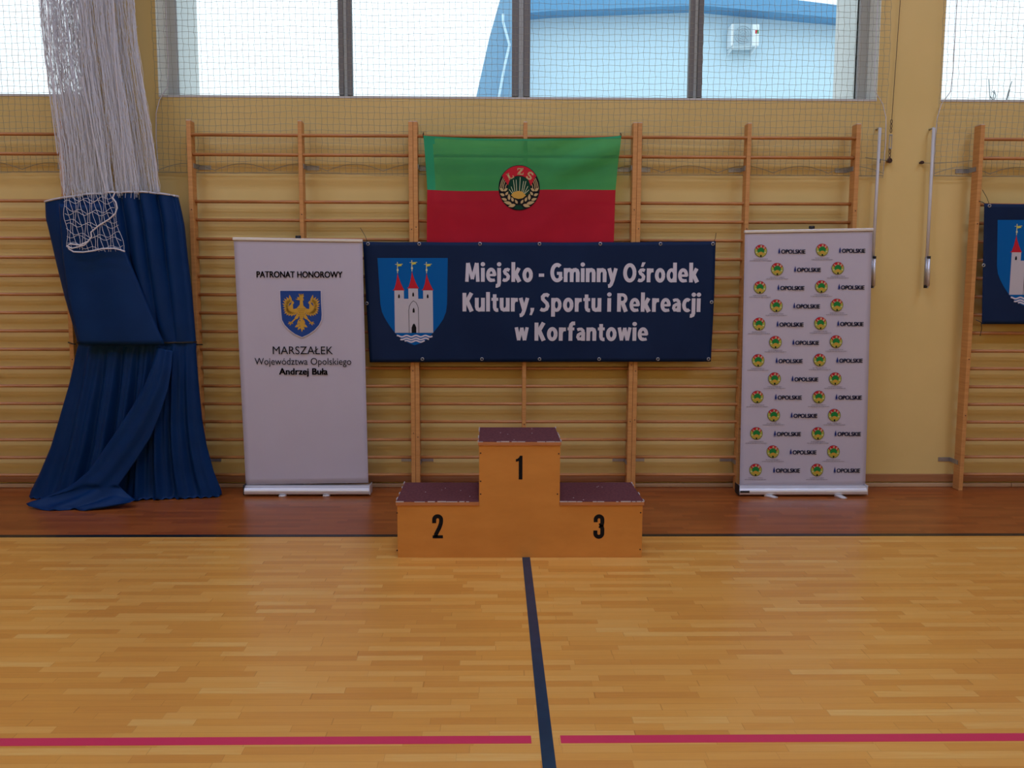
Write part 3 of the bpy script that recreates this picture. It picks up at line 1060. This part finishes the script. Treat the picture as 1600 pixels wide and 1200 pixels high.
# ------------------------------------------------------------------ roll-up banners
def rollup(label, tl, tr, bl, br, yb, base, feet, art, label_tag=False, knob=None):
    """corners of the film in photo units; yb = depth of the film"""
    TL, TR, BL, BR = (at(*p, yb) for p in (tl, tr, bl, br))
    B0, B1 = at(base[0], base[2], yb - .04), at(base[1], base[2], yb - .04)
    zt = .082
    root = thing('roll_up_banner', label, 'roll-up banner', ((BL.x + BR.x) / 2, yb, 0), 'white roll-up banners')
    # cassette with a rounded front
    prof = [(yb + .055, .012), (yb - .045, .012), (yb - .058, .022), (yb - .060, .045), (yb - .050, .066), (yb - .02, zt), (yb + .03, zt), (yb + .055, .06)]
    k = MB()
    n = len(prof)
    v = [(B0.x, y, z) for y, z in prof] + [(B1.x, y, z) for y, z in prof]
    k.add(v, [tuple(range(n)), tuple(range(2 * n - 1, n - 1, -1))] + [(i, i + n, (i + 1) % n + n, (i + 1) % n) for i in range(n)])
    cas = k.build('cassette', M_ALU, root, bevel=.004)
    for x, s in ((B0.x, -1), (B1.x, 1)):
        MB().box(min(x, x + s * .008), max(x, x + s * .008), yb - .055, yb + .05, .012, zt + .012).build('end_cap', M_BLACK if s < 0 else M_ALU, cas, bevel=.003)
    if label_tag:
        MB().box(B0.x + .004, B0.x + .08, yb - .0625, yb - .058, .036, .052).build('maker_tag', M_BLACK, cas)
    for u0, v0, u1, v1 in feet:
        a, c = onfloor(u0, v0, .012), onfloor(u1, v1, .006)
        a.y = yb - .045
        d = (c - a)
        wv = Vector((.028, 0, 0))
        k = MB()
        k.add([a - wv + Vector((0, 0, .006)), a + wv + Vector((0, 0, .006)), c + wv * .9 + Vector((0, 0, .006)), c + Vector((0, -.012, .006)), c - wv * .9 + Vector((0, 0, .006)),
               a - wv + Vector((0, 0, -.012)), a + wv + Vector((0, 0, -.012)), c + wv * .9 + Vector((0, 0, -.006)), c + Vector((0, -.012, -.006)), c - wv * .9 + Vector((0, 0, -.006))],
              [(0, 1, 2, 3, 4), (9, 8, 7, 6, 5), (0, 5, 6, 1), (1, 6, 7, 2), (2, 7, 8, 3), (3, 8, 9, 4), (4, 9, 5, 0)])
        k.build('foot', M_ALU, root, bevel=.003)
    # film
    rows = []
    for j in range(41):
        t = j / 40
        rows.append([tuple(BL.lerp(BR, i / 24).lerp(TL.lerp(TR, i / 24), t) + Vector((0, .004 * math.sin(PI * t) * math.sin(i / 24 * PI) + .0015 * math.sin(i * .9 + j * .2) * (1 - t), 0))) for i in range(25)])
    film = MB().grid(rows).build('film', M_PANEL, root, smooth=True, thick=.001)
    h = .022
    k = MB()
    a, c = TL + Vector((-.006, 0, 0)), TR + Vector((.004, 0, 0))
    k.add([a + Vector((0, -.012, -h)), a + Vector((0, .012, -h)), a + Vector((0, .012, 0)), a + Vector((0, -.012, 0)),
           c + Vector((0, -.012, -h)), c + Vector((0, .012, -h)), c + Vector((0, .012, 0)), c + Vector((0, -.012, 0))],
          [(0, 1, 2, 3), (7, 6, 5, 4), (0, 4, 5, 1), (1, 5, 6, 2), (2, 6, 7, 3), (3, 7, 4, 0)])
    k.build('top_rail', M_ALU, root, bevel=.003)
    xm = at(knob or (tl[0] + tr[0]) / 2, 500, yb).x
    zt_ = max(TL.z, TR.z)
    MB().tube([(xm, yb + .028, .06), (xm, yb + .028, zt_ - .01)], .009, 8).build('support_pole', M_ALU, root, smooth=True)
    MB().tube([(xm - .02, yb + .018, zt_ + .006), (xm + .02, yb + .018, zt_ + .006)], .012, 8).tube([(xm, yb + .026, zt_ - .03), (xm, yb + .022, zt_ + .008)], .012, 8).build('pole_hook', M_BLACK, root, smooth=True)

    def S(u, v, lift=.0):
        q = at(u, v, yb)
        return Vector((q.x, yb - .0035 - lift, q.z))
    art(film, S)
    return root


def art_eagle(film, S):
    mb = MB()
    eagle(mb, lambda x, y, l: S(425 + x / 12, 440 + y / 12, l))
    mb.build('coat_of_arms', EAGLE_M, film)
    for body, x0, x1, y0, y1, bold in (('PATRONAT HONOROWY', 401.2, 535.3, 424.3, 433.6, .0016), ('MARSZAŁEK', 426.5, 520.3, 541.2, 553.4, 0),
                                       ('Województwa Opolskiego', 398.4, 548.8, 559.3, 573.2, 0), ('Andrzej Buła', 436.3, 512.2, 575.4, 588.4, .0022)):
        a, c = S(x0, y1), S(x1, y0)
        mb = MB()
        fit_text(mb, body, a.x, c.x, a.z, c.z, lambda x, z: Vector((x, a.y - .001, z)), 0, bold)
        mb.build('lettering', M_INK, film)


def art_logos(film, S):
    sm = MB()
    rnd = random.Random(3)
    for r in range(13):
        f = r / 12
        yb_, sh = 392 + 342 * f, -8.2 * f
        ems = (1188.5, 1284.5) if r % 2 == 0 else (1214.5 + .3, 1309.5)
        txs = ((1215.5, 1258.3), (1310.3, 1352)) if r % 2 == 0 else ((1241, 1283.2),)
        for k, ex in enumerate(ems):
            ey = yb_ - (1.6 if k == 1 and r < 7 else 0) * (1 - f)
            ex = ex + sh
            mb = MB()
            lzs(mb, lambda x, y, l: S(ex + (x - 722) / 46.5, ey + (y - 615) / 51, l), small=True)
            mb.build('printed_logo', LZS_M, film)
            for dy, hw in ((12.6, 11), (15.2, 17)):
                x = ex - hw
                while x < ex + hw:
                    wd = rnd.uniform(1.2, 4.2)
                    q = [S(x, ey + dy - .45), S(min(ex + hw, x + wd), ey + dy - .45), S(min(ex + hw, x + wd), ey + dy + .45), S(x, ey + dy + .45)]
                    sm.flat(q)
                    x += wd + .6
        for k, (x0, x1) in enumerate(txs):
            x0 += sh; x1 += sh
            y0 = yb_ - .8 - (1.2 if k == 1 and r < 7 else 0) * (1 - f)
            a, c = S(x0 + 4.6, y0 + 5.0), S(x1, y0 - 1.2)
            tx = MB()
            fit_text(tx, 'OPOLSKIE', a.x, c.x, a.z, c.z, lambda x, z: Vector((x, a.y - .0008, z)), 0, .0017)
            tx.flat([S(x0 + dx, y0 + dy, .0008) for dx, dy in ((.3, 4.2), (.6, .4), (1.5, -2.2), (2.2, -4.2), (2.8, -1.4), (3.0, .4), (3.4, 2.0), (3.2, 4.2))])
            tx.flat([S(x0 + dx, y0 + dy, .0008) for dx, dy in ((.2, 5.2), (.2, 4.7), (3.5, 4.7), (3.5, 5.2))])
            tx.build('lettering', M_NAVYTXT, film)
    tag(sm.build('small_print', M_GREYTXT, film), kind='stuff')


rollup('white roll-up banner with an eagle shield, left of the navy banner', (365, 371), (566, 374), (384, 757), (575.5, 754.5), -.105, (382, 577.5, 767),
       ((447, 769, 440, 775.5), (515, 768, 509, 775)), art_eagle, knob=468)
rollup('white roll-up banner covered in rows of round logos, right of the navy banner', (1164, 360), (1363.5, 356.5), (1155.5, 762), (1352, 760), -.125, (1154.5, 1353.5, 770),
       ((1197, 772, 1211, 777.5), (1306, 772, 1319, 778.5)), art_logos, True)

# ------------------------------------------------------------------ podium
PYF, PYB = -1.542, -1.095
pod = thing('winners_podium', 'plywood winners podium with three purple carpeted steps numbered 1, 2 and 3', 'podium', (-.083, (PYF + PYB) / 2, 0))
x0, x1, x2, x3 = -.857, -.340, .170, .697
zs, zt = .363, .748
TB = .022
out = [(x0, 0), (x3, 0), (x3, zs - TB), (x2, zs - TB), (x2, zt - TB), (x1, zt - TB), (x1, zs - TB), (x0, zs - TB)]
fp = MB().prism(out, PYF, PYF + .018).build('front_panel', M_PLY, pod, bevel=.0015)
MB().prism(out, PYB - .018, PYB).build('back_panel', M_PLY, pod)
for a in (x0, x3 - .018):
    MB().box(a, a + .018, PYF + .018, PYB - .018, 0, zs - TB).build('side_panel', M_PLY, pod)
for a in (x1, x2 - .018):
    MB().box(a, a + .018, PYF + .018, PYB - .018, zs - TB, zt - TB).build('riser_panel', M_PLY, pod)
for a, b_, z in ((x0 - .008, x1, zs), (x1 - .006, x2 + .006, zt), (x2, x3 + .008, zs)):
    st = MB().box(a, b_, PYF - .008, PYB + .008, z - TB, z).build('step', M_PLYE, pod, bevel=.002)
    MB().box(a + .003, b_ - .003, PYF - .005, PYB + .005, z, z + .005).build('carpet', M_CARPET, st, bevel=.002)
    fr = MB()
    rr = random.Random(int(z * 100 + a * 10))
    x = a
    while x < b_ - .01:
        wd = rr.uniform(.012, .07)
        if rr.random() < .72:
            fr.box(x, min(b_, x + wd), PYF - .0085, PYF - .004, z - .001, z + rr.uniform(.0035, .0065))
        x += wd + rr.uniform(.002, .02)
    for e in ((a,) if a < -.5 else (b_,) if a > 0 else (a, b_)):
        y = PYF
        while y < PYB:
            wd = rr.uniform(.01, .05)
            if rr.random() < .55:
                fr.box(e - .003, e + .003, y, y + wd, z, z + .006)
            y += wd + rr.uniform(.01, .05)
    for _ in range(5):
        cx_, cy_ = rr.uniform(a + .02, b_ - .02), rr.uniform(PYF + .01, PYB - .02)
        fr.box(cx_, cx_ + .006, cy_, cy_ + .006, z + .0045, z + .0065)
    fr.build('frayed_edge', M_FRAY, st)


def digit(name, strokes, u, v0, v1):
    c0, c1 = at(u, v1, PYF), at(u, v0, PYF)
    h = c1.z - c0.z
    k = MB()
    for pts, wd in strokes:
        q = pts if wd is None else stroke(pts, wd)
        n2 = len(pts)
        for poly in ([q] if wd is None else [(q[i], q[i + 1], q[2 * n2 - 2 - i], q[2 * n2 - 1 - i]) for i in range(n2 - 1)]):
            k.prism([(c0.x + x * h, c0.z + z * h) for x, z in poly], PYF - .0012, PYF)
    o = k.build('number', M_INK, fp)
    o['label'] = name


digit('black numeral one', [([(-.015, 0), (.14, 0), (.14, 1), (.03, 1), (.0, .93), (-.06, .875), (-.135, .85), (-.135, .745), (-.015, .775)], None)], 811, 712, 749)
arc2 = [(-.142 + 0, .64)] + arc(0, .79, .142, PI, 0, 12) + [(.142, .70), (.125, .61), (.06, .43), (-.02, .27), (-.07, .17), (-.085, .06)]
digit('black numeral two', [([(x, z) for x, z in arc2], .165), ([(-.21, 0), (.215, 0), (.215, .125), (-.21, .125)], None)], 684, 804, 841)
a3 = [(-.135, .68)] + arc(0, .79, .138, PI, 0, 12) + [(.138, .66), (.12, .575), (.02, .535)]
b3 = [(.02, .53), (.125, .475), (.143, .40)] + arc(0, .205, .143, 0, -PI, 12) + [(-.143, .33)]
digit('black numeral three', [(a3, .165), (b3, .165)], 935.5, 804, 841)
for u, v in ((751, 708), (873, 709), (751, 772), (871, 772), (620.5, 801.5), (620.5, 860), (1001, 801), (1000, 858.5), (751, 752)):
    q = at(u, v, PYF)
    MB().prism(ellipse(q.x, q.z, .005, .005, n=10), PYF - .0012, PYF + .002).build('screw', M_SCREW, fp)

# ------------------------------------------------------------------ safety nets on the wall
CELL = .0475


def wob(a, b, s):
    return math.sin(a * 1.7 + s) * .5 + math.sin(b * 2.3 + a * .6 + s * 2.1) * .5


def safety_net(label, xl, xr, ztop, zbot, seed, left_rope=True):
    root = thing('safety_net', label, 'net', ((xl + xr) / 2, .11, zbot), 'window safety nets')
    mb = MB()
    nx = int(round((xr - xl) / CELL))
    nz = int(round((ztop - zbot) / CELL))

    def P(i, j):
        x, z = xl + (xr - xl) * i / nx, zbot + (ztop - zbot) * j / nz
        low = max(0, 1 - (z - zbot) / .7)
        dx = .006 * wob(z * 2.2, x * 1.3, seed) + .0035 * math.sin(i * 2.4 + j * 1.9) + .002 * math.sin(i * 5.1 + j * 3.3)
        dz = .010 * wob(x * 2.6, z * 3, seed + 2) * (.5 + low) + .0035 * math.sin(j * 2.2 + i * 1.3) - .01 * low * math.sin(PI * ((x * .58) % 1))
        y = .116 + .012 * wob(x * 2, z * 2.6, seed + 4)
        return Vector((x + dx, min(.138, max(.098, y)), z + dz))
    R = .0014
    for i in range(nx + 1):
        mb.tube([P(i, j) for j in range(nz + 1)], R, 3, caps=False)
    for j in range(nz + 1):
        mb.tube([P(i, j) for i in range(nx + 1)], R, 3, caps=False)
    tag(mb.build('mesh', M_CORD, root), kind='stuff')
    # scalloped hem, bottom rope and side ropes
    k = MB()
    span = .445
    n = int((xr - xl) / span)
    sp = (xr - xl) / n
    pts = []
    for q in range(n):
        for i in range(10):
            t = i / 10
            pts.append((xl + (q + t) * sp, .118, zbot + .012 + .055 * math.sin(PI * t)))
    pts.append((xr, .118, zbot + .012))
    k.tube(pts, .0026, 5)
    k.tube([(xl + (xr - xl) * i / 30, .12, zbot - .006 - .004 * math.sin(PI * i / 30)) for i in range(31)], .0028, 5)
    k.build('hem_rope', M_CORD, root)
    for x, s in ((xl, -1), (xr, 1)):
        k = MB()
        k.tube([(x - s * .11, .125, ztop), (x - s * .11, .125, 3.45), (x - s * .10, .125, 3.30), (x - s * .03, .125, 3.20), (x, .12, 3.09), (x + s * .008, .12, 2.9), (x, .12, zbot)], .0032, 5)
        k.build('edge_rope', M_ROPE, root)
    return root


NB = 2.628
safety_net('fine grey net stretched over the wide middle window above the bars', at(246, 230, .12).x, at(1382, 230, .12).x, 5.3, NB, 1.3)
safety_net('fine grey net over the left window, running behind the gathered white net', -7.2, at(118, 200, .12).x, 5.3, NB, 4.1)
safety_net('fine grey net over the window at the right edge', at(1462, 230, .12).x, 6.6, 5.3, NB, 7.7)

# ------------------------------------------------------------------ wall hardware between the windows
def window_crank(label, utop, ulow, udbl):
    a, c = at(utop, 200, .09), at(ulow, 449, .09)
    root = thing('window_crank', label, 'window crank', (c.x, .09, c.z), 'window crank rods')
    e = at(udbl, 447, .075)
    f_ = at(udbl + 1.2, 404, .075)
    MB().tube([a, c + Vector((0, 0, .02))], .0125, 10).build('rod', M_ROD, root, smooth=True)
    MB().tube([a + Vector((0, 0, .0)), a + Vector((0, .06, .0))], .008, 8).build('wall_clip', M_STEEL, root, smooth=True)
    MB().tube([c + Vector((0, 0, -.005)), c + Vector((0, 0, .03))], .015, 10).build('joint', M_BLACK, root, smooth=True)
    MB().tube([e, f_], .0125, 10).build('handle', M_ALU, root, smooth=True)
    MB().tube([f_, f_ + Vector((0, 0, .02))], .014, 10).build('handle_cap', M_BLACK, root, smooth=True)
    d = c + Vector((-.0, 0, .02))
    MB().tube([d, d + Vector((0, 0, .23))], .0165, 10).build('sleeve', M_STEEL, root, smooth=True)
    MB().tube([c + Vector((0, .0, .0)), Vector((e.x, e.y, c.z)), e], .007, 8).build('crank_arm', M_STEEL, root, smooth=True)
    return root


window_crank('thin window crank rod beside the logo roll-up banner, partly behind it', 1375, 1361.5, 1365)
window_crank('thin window crank rod hanging alone on the bare pier', 1459, 1446, 1450)

tb = thing('net_turnbuckle', 'dark chain and turnbuckle tensioning a wire on the pier', 'turnbuckle', at(1390, 250, .12))
MB().tube([at(1411, -60, .13), at(1393.5, 186, .13)], .0025, 5).build('wire', M_SCREW, tb)
k = MB()
for v in (190, 197, 204, 237, 243, 248):
    q = at(1393 - (v - 190) * .055, v, .125)
    k.tube([q + Vector((.007 * math.cos(2 * PI * i / 10), 0, .017 * math.sin(2 * PI * i / 10))) for i in range(10)], .003, 5, closed=True)
k.build('chain', M_SCREW, tb)
q0, q1 = at(1392, 211, .125), at(1391, 232, .125)
k = MB()
for s in (-1, 1):
    k.tube([q0 + Vector((s * .010, 0, 0)), q1 + Vector((s * .010, 0, 0))], .0035, 6)
for q in (q0, q1):
    k.tube([q + Vector((-.011, 0, 0)), q + Vector((.011, 0, 0))], .007, 6)
k.build('turnbuckle_body', M_STEEL, tb)
q = at(1389.5, 251, .12)
MB().tube([(q.x, WY, q.z), (q.x, .11, q.z)], .012, 8).tube([q + Vector((.018 * math.cos(t), -.006, .018 * math.sin(t))) for t in (0, .8, 1.6, 2.4, 3.2, 4, 4.8, 5.6)], .005, 5, closed=True).build('eye_bolt', M_SCREW, tb)
MB().tube([q, at(1374, 249.5, .115), at(1352, 246, .115)], .0028, 5).build('net_rope', M_CORD, tb)
e = at(1374, 251, .105)
MB().box(e.x - .012, e.x + .012, .106, .128, e.z - .02, e.z + .015).build('rope_clamp', M_BLACK, tb, bevel=.003)

hk = thing('wall_eye_bolt', 'small rusty eye bolt in the pier holding the right net rope', 'eye bolt', at(1440, 254, .14))
q = at(1440, 254, .125)
MB().tube([(q.x, WY, q.z), (q.x, .115, q.z)], .009, 8).tube([q + Vector((.015 * math.cos(t), -.006, .011 * math.sin(t))) for t in (0, .8, 1.6, 2.4, 3.2, 4, 4.8, 5.6)], .004, 5, closed=True).build('eye', M_SCREW, hk)
MB().tube([q, at(1452, 255, .115), at(1500, 253, .115), at(1522, 251, .115)], .0026, 5).build('net_rope', M_CORD, hk)
mk = at(1465, 491, WY)

# ------------------------------------------------------------------ gathered partition curtain
cur = thing('partition_curtain', 'gathered hall divider with white net above and blue cloth tied at the waist', 'curtain', (at(190, 760, -.2).x, -.2, 0))
CY = -.22
# outline rows: photo y, left u, right u, half depth front, back y, pleat size
ctab = [(303, 64, 274, .09, -.05, .052), (330, 65, 280, .10, -.05, .052), (350, 70, 284, .11, -.05, .05), (400, 81, 289, .12, -.05, .044), (460, 95, 296, .12, -.05, .030), (510, 109, 300, .11, -.05, .022),
        (536, 115, 302, .09, -.05, .009), (541, 116, 302.5, .085, -.05, .009), (548, 114, 302, .09, -.05, .016), (600, 103, 306, .10, -.05, .034), (660, 86, 312, .115, -.05, .042), (700, 74, 319, .125, -.045, .046),
        (740, 57, 330, .135, -.035, .044), (760, 47, 338, .145, -.03, .040), (770, 42, 342, .155, -.02, .034), (778, 40, 343, .165, -.02, .026), (782, 40, 343, .17, -.02, .022)]


def curtain_rows(v0, v1, n):
    rows = []
    NC = 150
    for j in range(n + 1):
        v = v0 + (v1 - v0) * j / n
        L, R, dp, yb, pl = interp(ctab, v)
        row = []
        upper = v < 540
        for i in range(NC + 1):
            s = i / NC
            u = L + (R - L) * s
            if upper:
                vv = v + (12 * (1 - s) ** 2 - 3 * math.sin(PI * s) + 14 * max(0, s - .75) * 4 * max(0, s - .75)) * max(0, (540 - v) / 237)
            else:
                vv = v
            q = at(u, vv, CY)
            if upper:
                ph = 2.5 * s * (1 + .35 * s)
                w_ = .25 + .75 * min(1, max(0, (s - .45) * 4)) if True else 1
                fold = (abs(math.sin(ph * PI * 2.1 + .6)) ** .7 - .5) * 2 * w_ + .25 * math.sin(31 * s + .01 * v)
            else:
                ph = s * 7.3 + .35 * math.sin(5 * s + v * .004)
                fold = math.sin(ph * 2 * PI) * .62 + .38 * math.sin(ph * 4.4 * PI + 1.3 + v * .006) + .2 * math.sin(57 * s)
            env = max(0.0, math.sin(PI * min(1, max(0, s)))) ** .45
            dq = dp * (1 - .5 * s * max(0, min(1, (v - 600) / 170)))
            y = CY + .06 - dq * env - pl * fold * env
            row.append(Vector((q.x, y, max(.004 + .006 * (1 + math.sin(i * 1.1)) * (v > 770), q.z))))
        nb = 24
        a, b_ = row[-1], row[0]
        back = []
        for i in range(1, nb):
            s = i / nb
            p = a.lerp(b_, s)
            p.y = yb + (CY + .06 - yb) * (abs(2 * s - 1) ** 4) * .9 + .006 * math.sin(s * 40)
            back.append(p)
        rows.append(row + back)
    return rows


rows_u = curtain_rows(303, 541, 40)
rows_l = curtain_rows(541, 782, 60)
fab = MB().grid(rows_u, closed=True).build('upper_cloth', M_CURT, cur, smooth=True)
low_ = MB().grid(rows_l, closed=True).build('lower_cloth', M_CURT, cur, smooth=True)
# binding along the top edge
MB().tube([p + Vector((0, -.002, .003)) for p in rows_u[0][:151]], .0075, 6).build('top_binding', M_CURTHEM, fab)
# flat front flap of the upper cloth
flap = []
for j in range(31):
    t = j / 30
    v = 318 + (538 - 318) * t
    Lf = interp([(318, 92), (400, 98), (460, 106), (510, 118), (538, 124)], v)[0]
    Rf = interp([(318, 160), (392, 196), (440, 216), (490, 236), (538, 256)], v)[0]
    vt = [v + (0 if t > .01 else 0) for _ in range(2)]
    row = []
    for i in range(37):
        s = i / 36
        q = at(Lf + (Rf - Lf) * s, v + 3 * math.sin(PI * s) * (1 - t), CY - .10)
        y = CY - .10 - .028 * math.sin(PI * s) ** .5 - .010 * math.sin(s * 9 + t * 2) * t + .02 * (t - .9) * (t > .9) * 3
        row.append(Vector((q.x, y, q.z)))
    flap.append(row)
MB().grid(flap).build('front_flap', M_CURT, fab, smooth=True, thick=.002)
# diagonal sweep of cloth that pools on the floor
sw = [(543, 246, 270, .105), (575, 238, 268, .145), (605, 226, 263, .165), (640, 206, 252, .178), (680, 180, 236, .190), (715, 156, 214, .200), (738, 140, 198, .212), (755, 120, 186, .228)]
rows = []
for j in range(41):
    v = 545 + (755 - 545) * j / 40
    a, b_, d = interp(sw, v)
    row = []
    for i in range(33):
        s = i / 32
        q = at(a + (b_ - a) * s, v + 6 * (s - .5), CY + .06 - d)
        row.append(Vector((q.x, CY + .055 - d - .022 * math.sin(PI * s) - .006 * math.sin(s * 13 + v * .01), q.z)))
    rows.append(row)
pool = [(763, 104, 188, .400), (770, 84, 198, .415), (777, 64, 210, .435), (783, 48, 212, .458), (789, 40, 204, .488), (794, 44, 176, .515), (798, 60, 146, .540)]
for v, a, b_, d in pool:
    row = []
    for i in range(33):
        s = i / 32
        p = at(a + (b_ - a) * s, v - 5 * max(0, s - .4) * (v > 780), -d)
        p.y += .012 * math.sin(s * 11 + v * .12)
        p.z = max(.004, p.z + .013 * math.sin(s * 19 + v * .16) * min(1, (v - 755) / 20))
        row.append(p)
    rows.append(row)
sm_rows = []
for r0, r1 in zip(rows, rows[1:]):
    sm_rows += [r0, [p.lerp(q, .5) for p, q in zip(r0, r1)]]
sm_rows.append(rows[-1])
so = MB().grid(sm_rows).build('trailing_sweep', M_CURT, low_, smooth=True, thick=.003)
# waist cord with its ends tied to the bars
row = rows_u[-2]
k = MB().tube([p + (Vector((0, -.004, 0)) if i < 151 else Vector((0, .004, 0))) for i, p in enumerate(row)], .007, 6, closed=True)
k.build('tie_cord', M_BLACK, cur)
for pts in ([at(117, 538, CY + .06), at(112, 537, -.10), at(107, 535, .03)], [at(301, 538, CY + .06), at(308, 538.5, -.10), at(316, 538.5, .03)]):
    MB().tube(pts, .006, 6).build('tie_cord', M_BLACK, cur)

# white net gathered above the cloth
rnd = random.Random(11)
net = MB()
NTOP = 5.5


def net_edge(v):
    return interp([(-260, 45, 185), (0, 60, 210), (80, 68, 218), (150, 78, 229), (230, 90, 241), (300, 97, 250), (330, 97, 250)], v)


vtop = -200
for i in range(600):
    s = rnd.random() ** .85
    lay = rnd.random()
    y = -.06 - .22 * lay
    if lay > .55:
        s = s * .75 + .03
    drift = rnd.gauss(0, .025)
    a1, a2 = rnd.uniform(.5, 2.2), rnd.uniform(.3, 1.2)
    p1, p2 = rnd.uniform(0, 6.28), rnd.uniform(0, 6.28)
    vend = rnd.uniform(295, 312)
    pts = []
    n = 46
    for j in range(n + 1):
        v = vtop + (vend - vtop) * j / n
        L, R = net_edge(v)
        ss = min(1.0, max(0.0, s + drift * (j / n - .5)))
        u = L + (R - L) * ss + a1 * math.sin(v * .055 + p1) * .7 + a2 * math.sin(v * .21 + p2) * .8 + rnd.uniform(-.5, .5)
        pts.append(at(u, v, y + .012 * math.sin(v * .03 + p2)))
    net.tube(pts, rnd.uniform(.0011, .0017), 3, caps=False)
# knotted cross twine
for i in range(900):
    v = rnd.uniform(-120, 306)
    L, R = net_edge(v)
    s = rnd.random()
    u = L + (R - L) * s
    y = -.06 - .22 * rnd.random()
    du, dv = rnd.uniform(-5, 5), rnd.uniform(-9, 9)
    u1 = min(R, max(L, u + du))
    net.tube([at(u, v, y), at((u + u1) / 2, v + dv * .5 + rnd.uniform(0, 3), y), at(u1, min(310, v + dv), y)], .0013, 3, caps=False)
tag(net.build('net', M_WNET, cur), kind='stuff')
# the loose end of the net hanging over the front of the cloth
dr = MB()
yd = CY - .165


def drape(s, t):
    v = 298 + (94 + 4 * math.sin(PI * s) - 6 * (1 - s)) * t
    u = (98 + 8 * t) + ((172 + 22 * t) - (98 + 8 * t)) * s
    return u, v


for i in range(15):
    s = i / 14
    pts = []
    for j in range(13):
        u, v = drape(s, j / 12)
        pts.append(at(u + 2.2 * math.sin(j * .9 + i * 1.7), v, yd - .006 * math.sin(i + j * .4)))
    dr.tube(pts, .0017, 4, caps=False)
for j in range(1, 10):
    t = j / 10
    pts = []
    for i in range(19):
        s = i / 18 * (1 - .0 * t)
        u, v = drape(s, t)
        pts.append(at(u, v + 3.0 * math.sin(i * 1.1 + j * 1.6) + (5 if j % 2 else -2) * math.sin(PI * s), yd - .006 * math.sin(i * .7 + j)))
    dr.tube(pts, .0017, 4, caps=False)
tag(dr.build('loose_net', M_WNET, cur), kind='stuff')
h = MB()
h.tube([at(u, v, yd - .012) for u, v in ((195, 393), (187, 390), (178, 388), (160, 388.5), (145, 392), (130, 394), (115, 393.5), (108, 389), (105, 384), (110, 381), (125, 383), (138, 377), (143, 370),
                                         (142, 363), (155, 352), (170, 343), (180, 334), (183, 325), (181, 316), (176, 309), (180, 300))], .0058, 6)
h.tube([at(u, v, yd - .016) for u, v in ((106, 385), (112, 388), (122, 386), (132, 383), (139, 376))], .005, 6)
h.build('hem_rope', M_ROPE, cur)
ropes = MB()
for pts, y in (([(206, -60), (212, 60), (228, 170), (245, 262)], -.10), ([(196, -60), (205, 60), (222, 160), (240, 250), (249, 300)], -.12), ([(128, 120), (140, 180), (153, 245), (165, 298)], -.30),
               ([(70, -60), (80, 100), (95, 230), (101, 300)], -.30), ([(176, -60), (180, 100), (190, 200), (197, 290)], -.28), ([(62, -60), (66, 40), (78, 150), (90, 240)], -.2),
               ([(218, 100), (232, 190), (243, 250), (247, 300)], -.2)):
    ropes.tube([at(u, v, y) for u, v in pts], .0042, 5)
ropes.build('hem_rope', M_ROPE, cur)
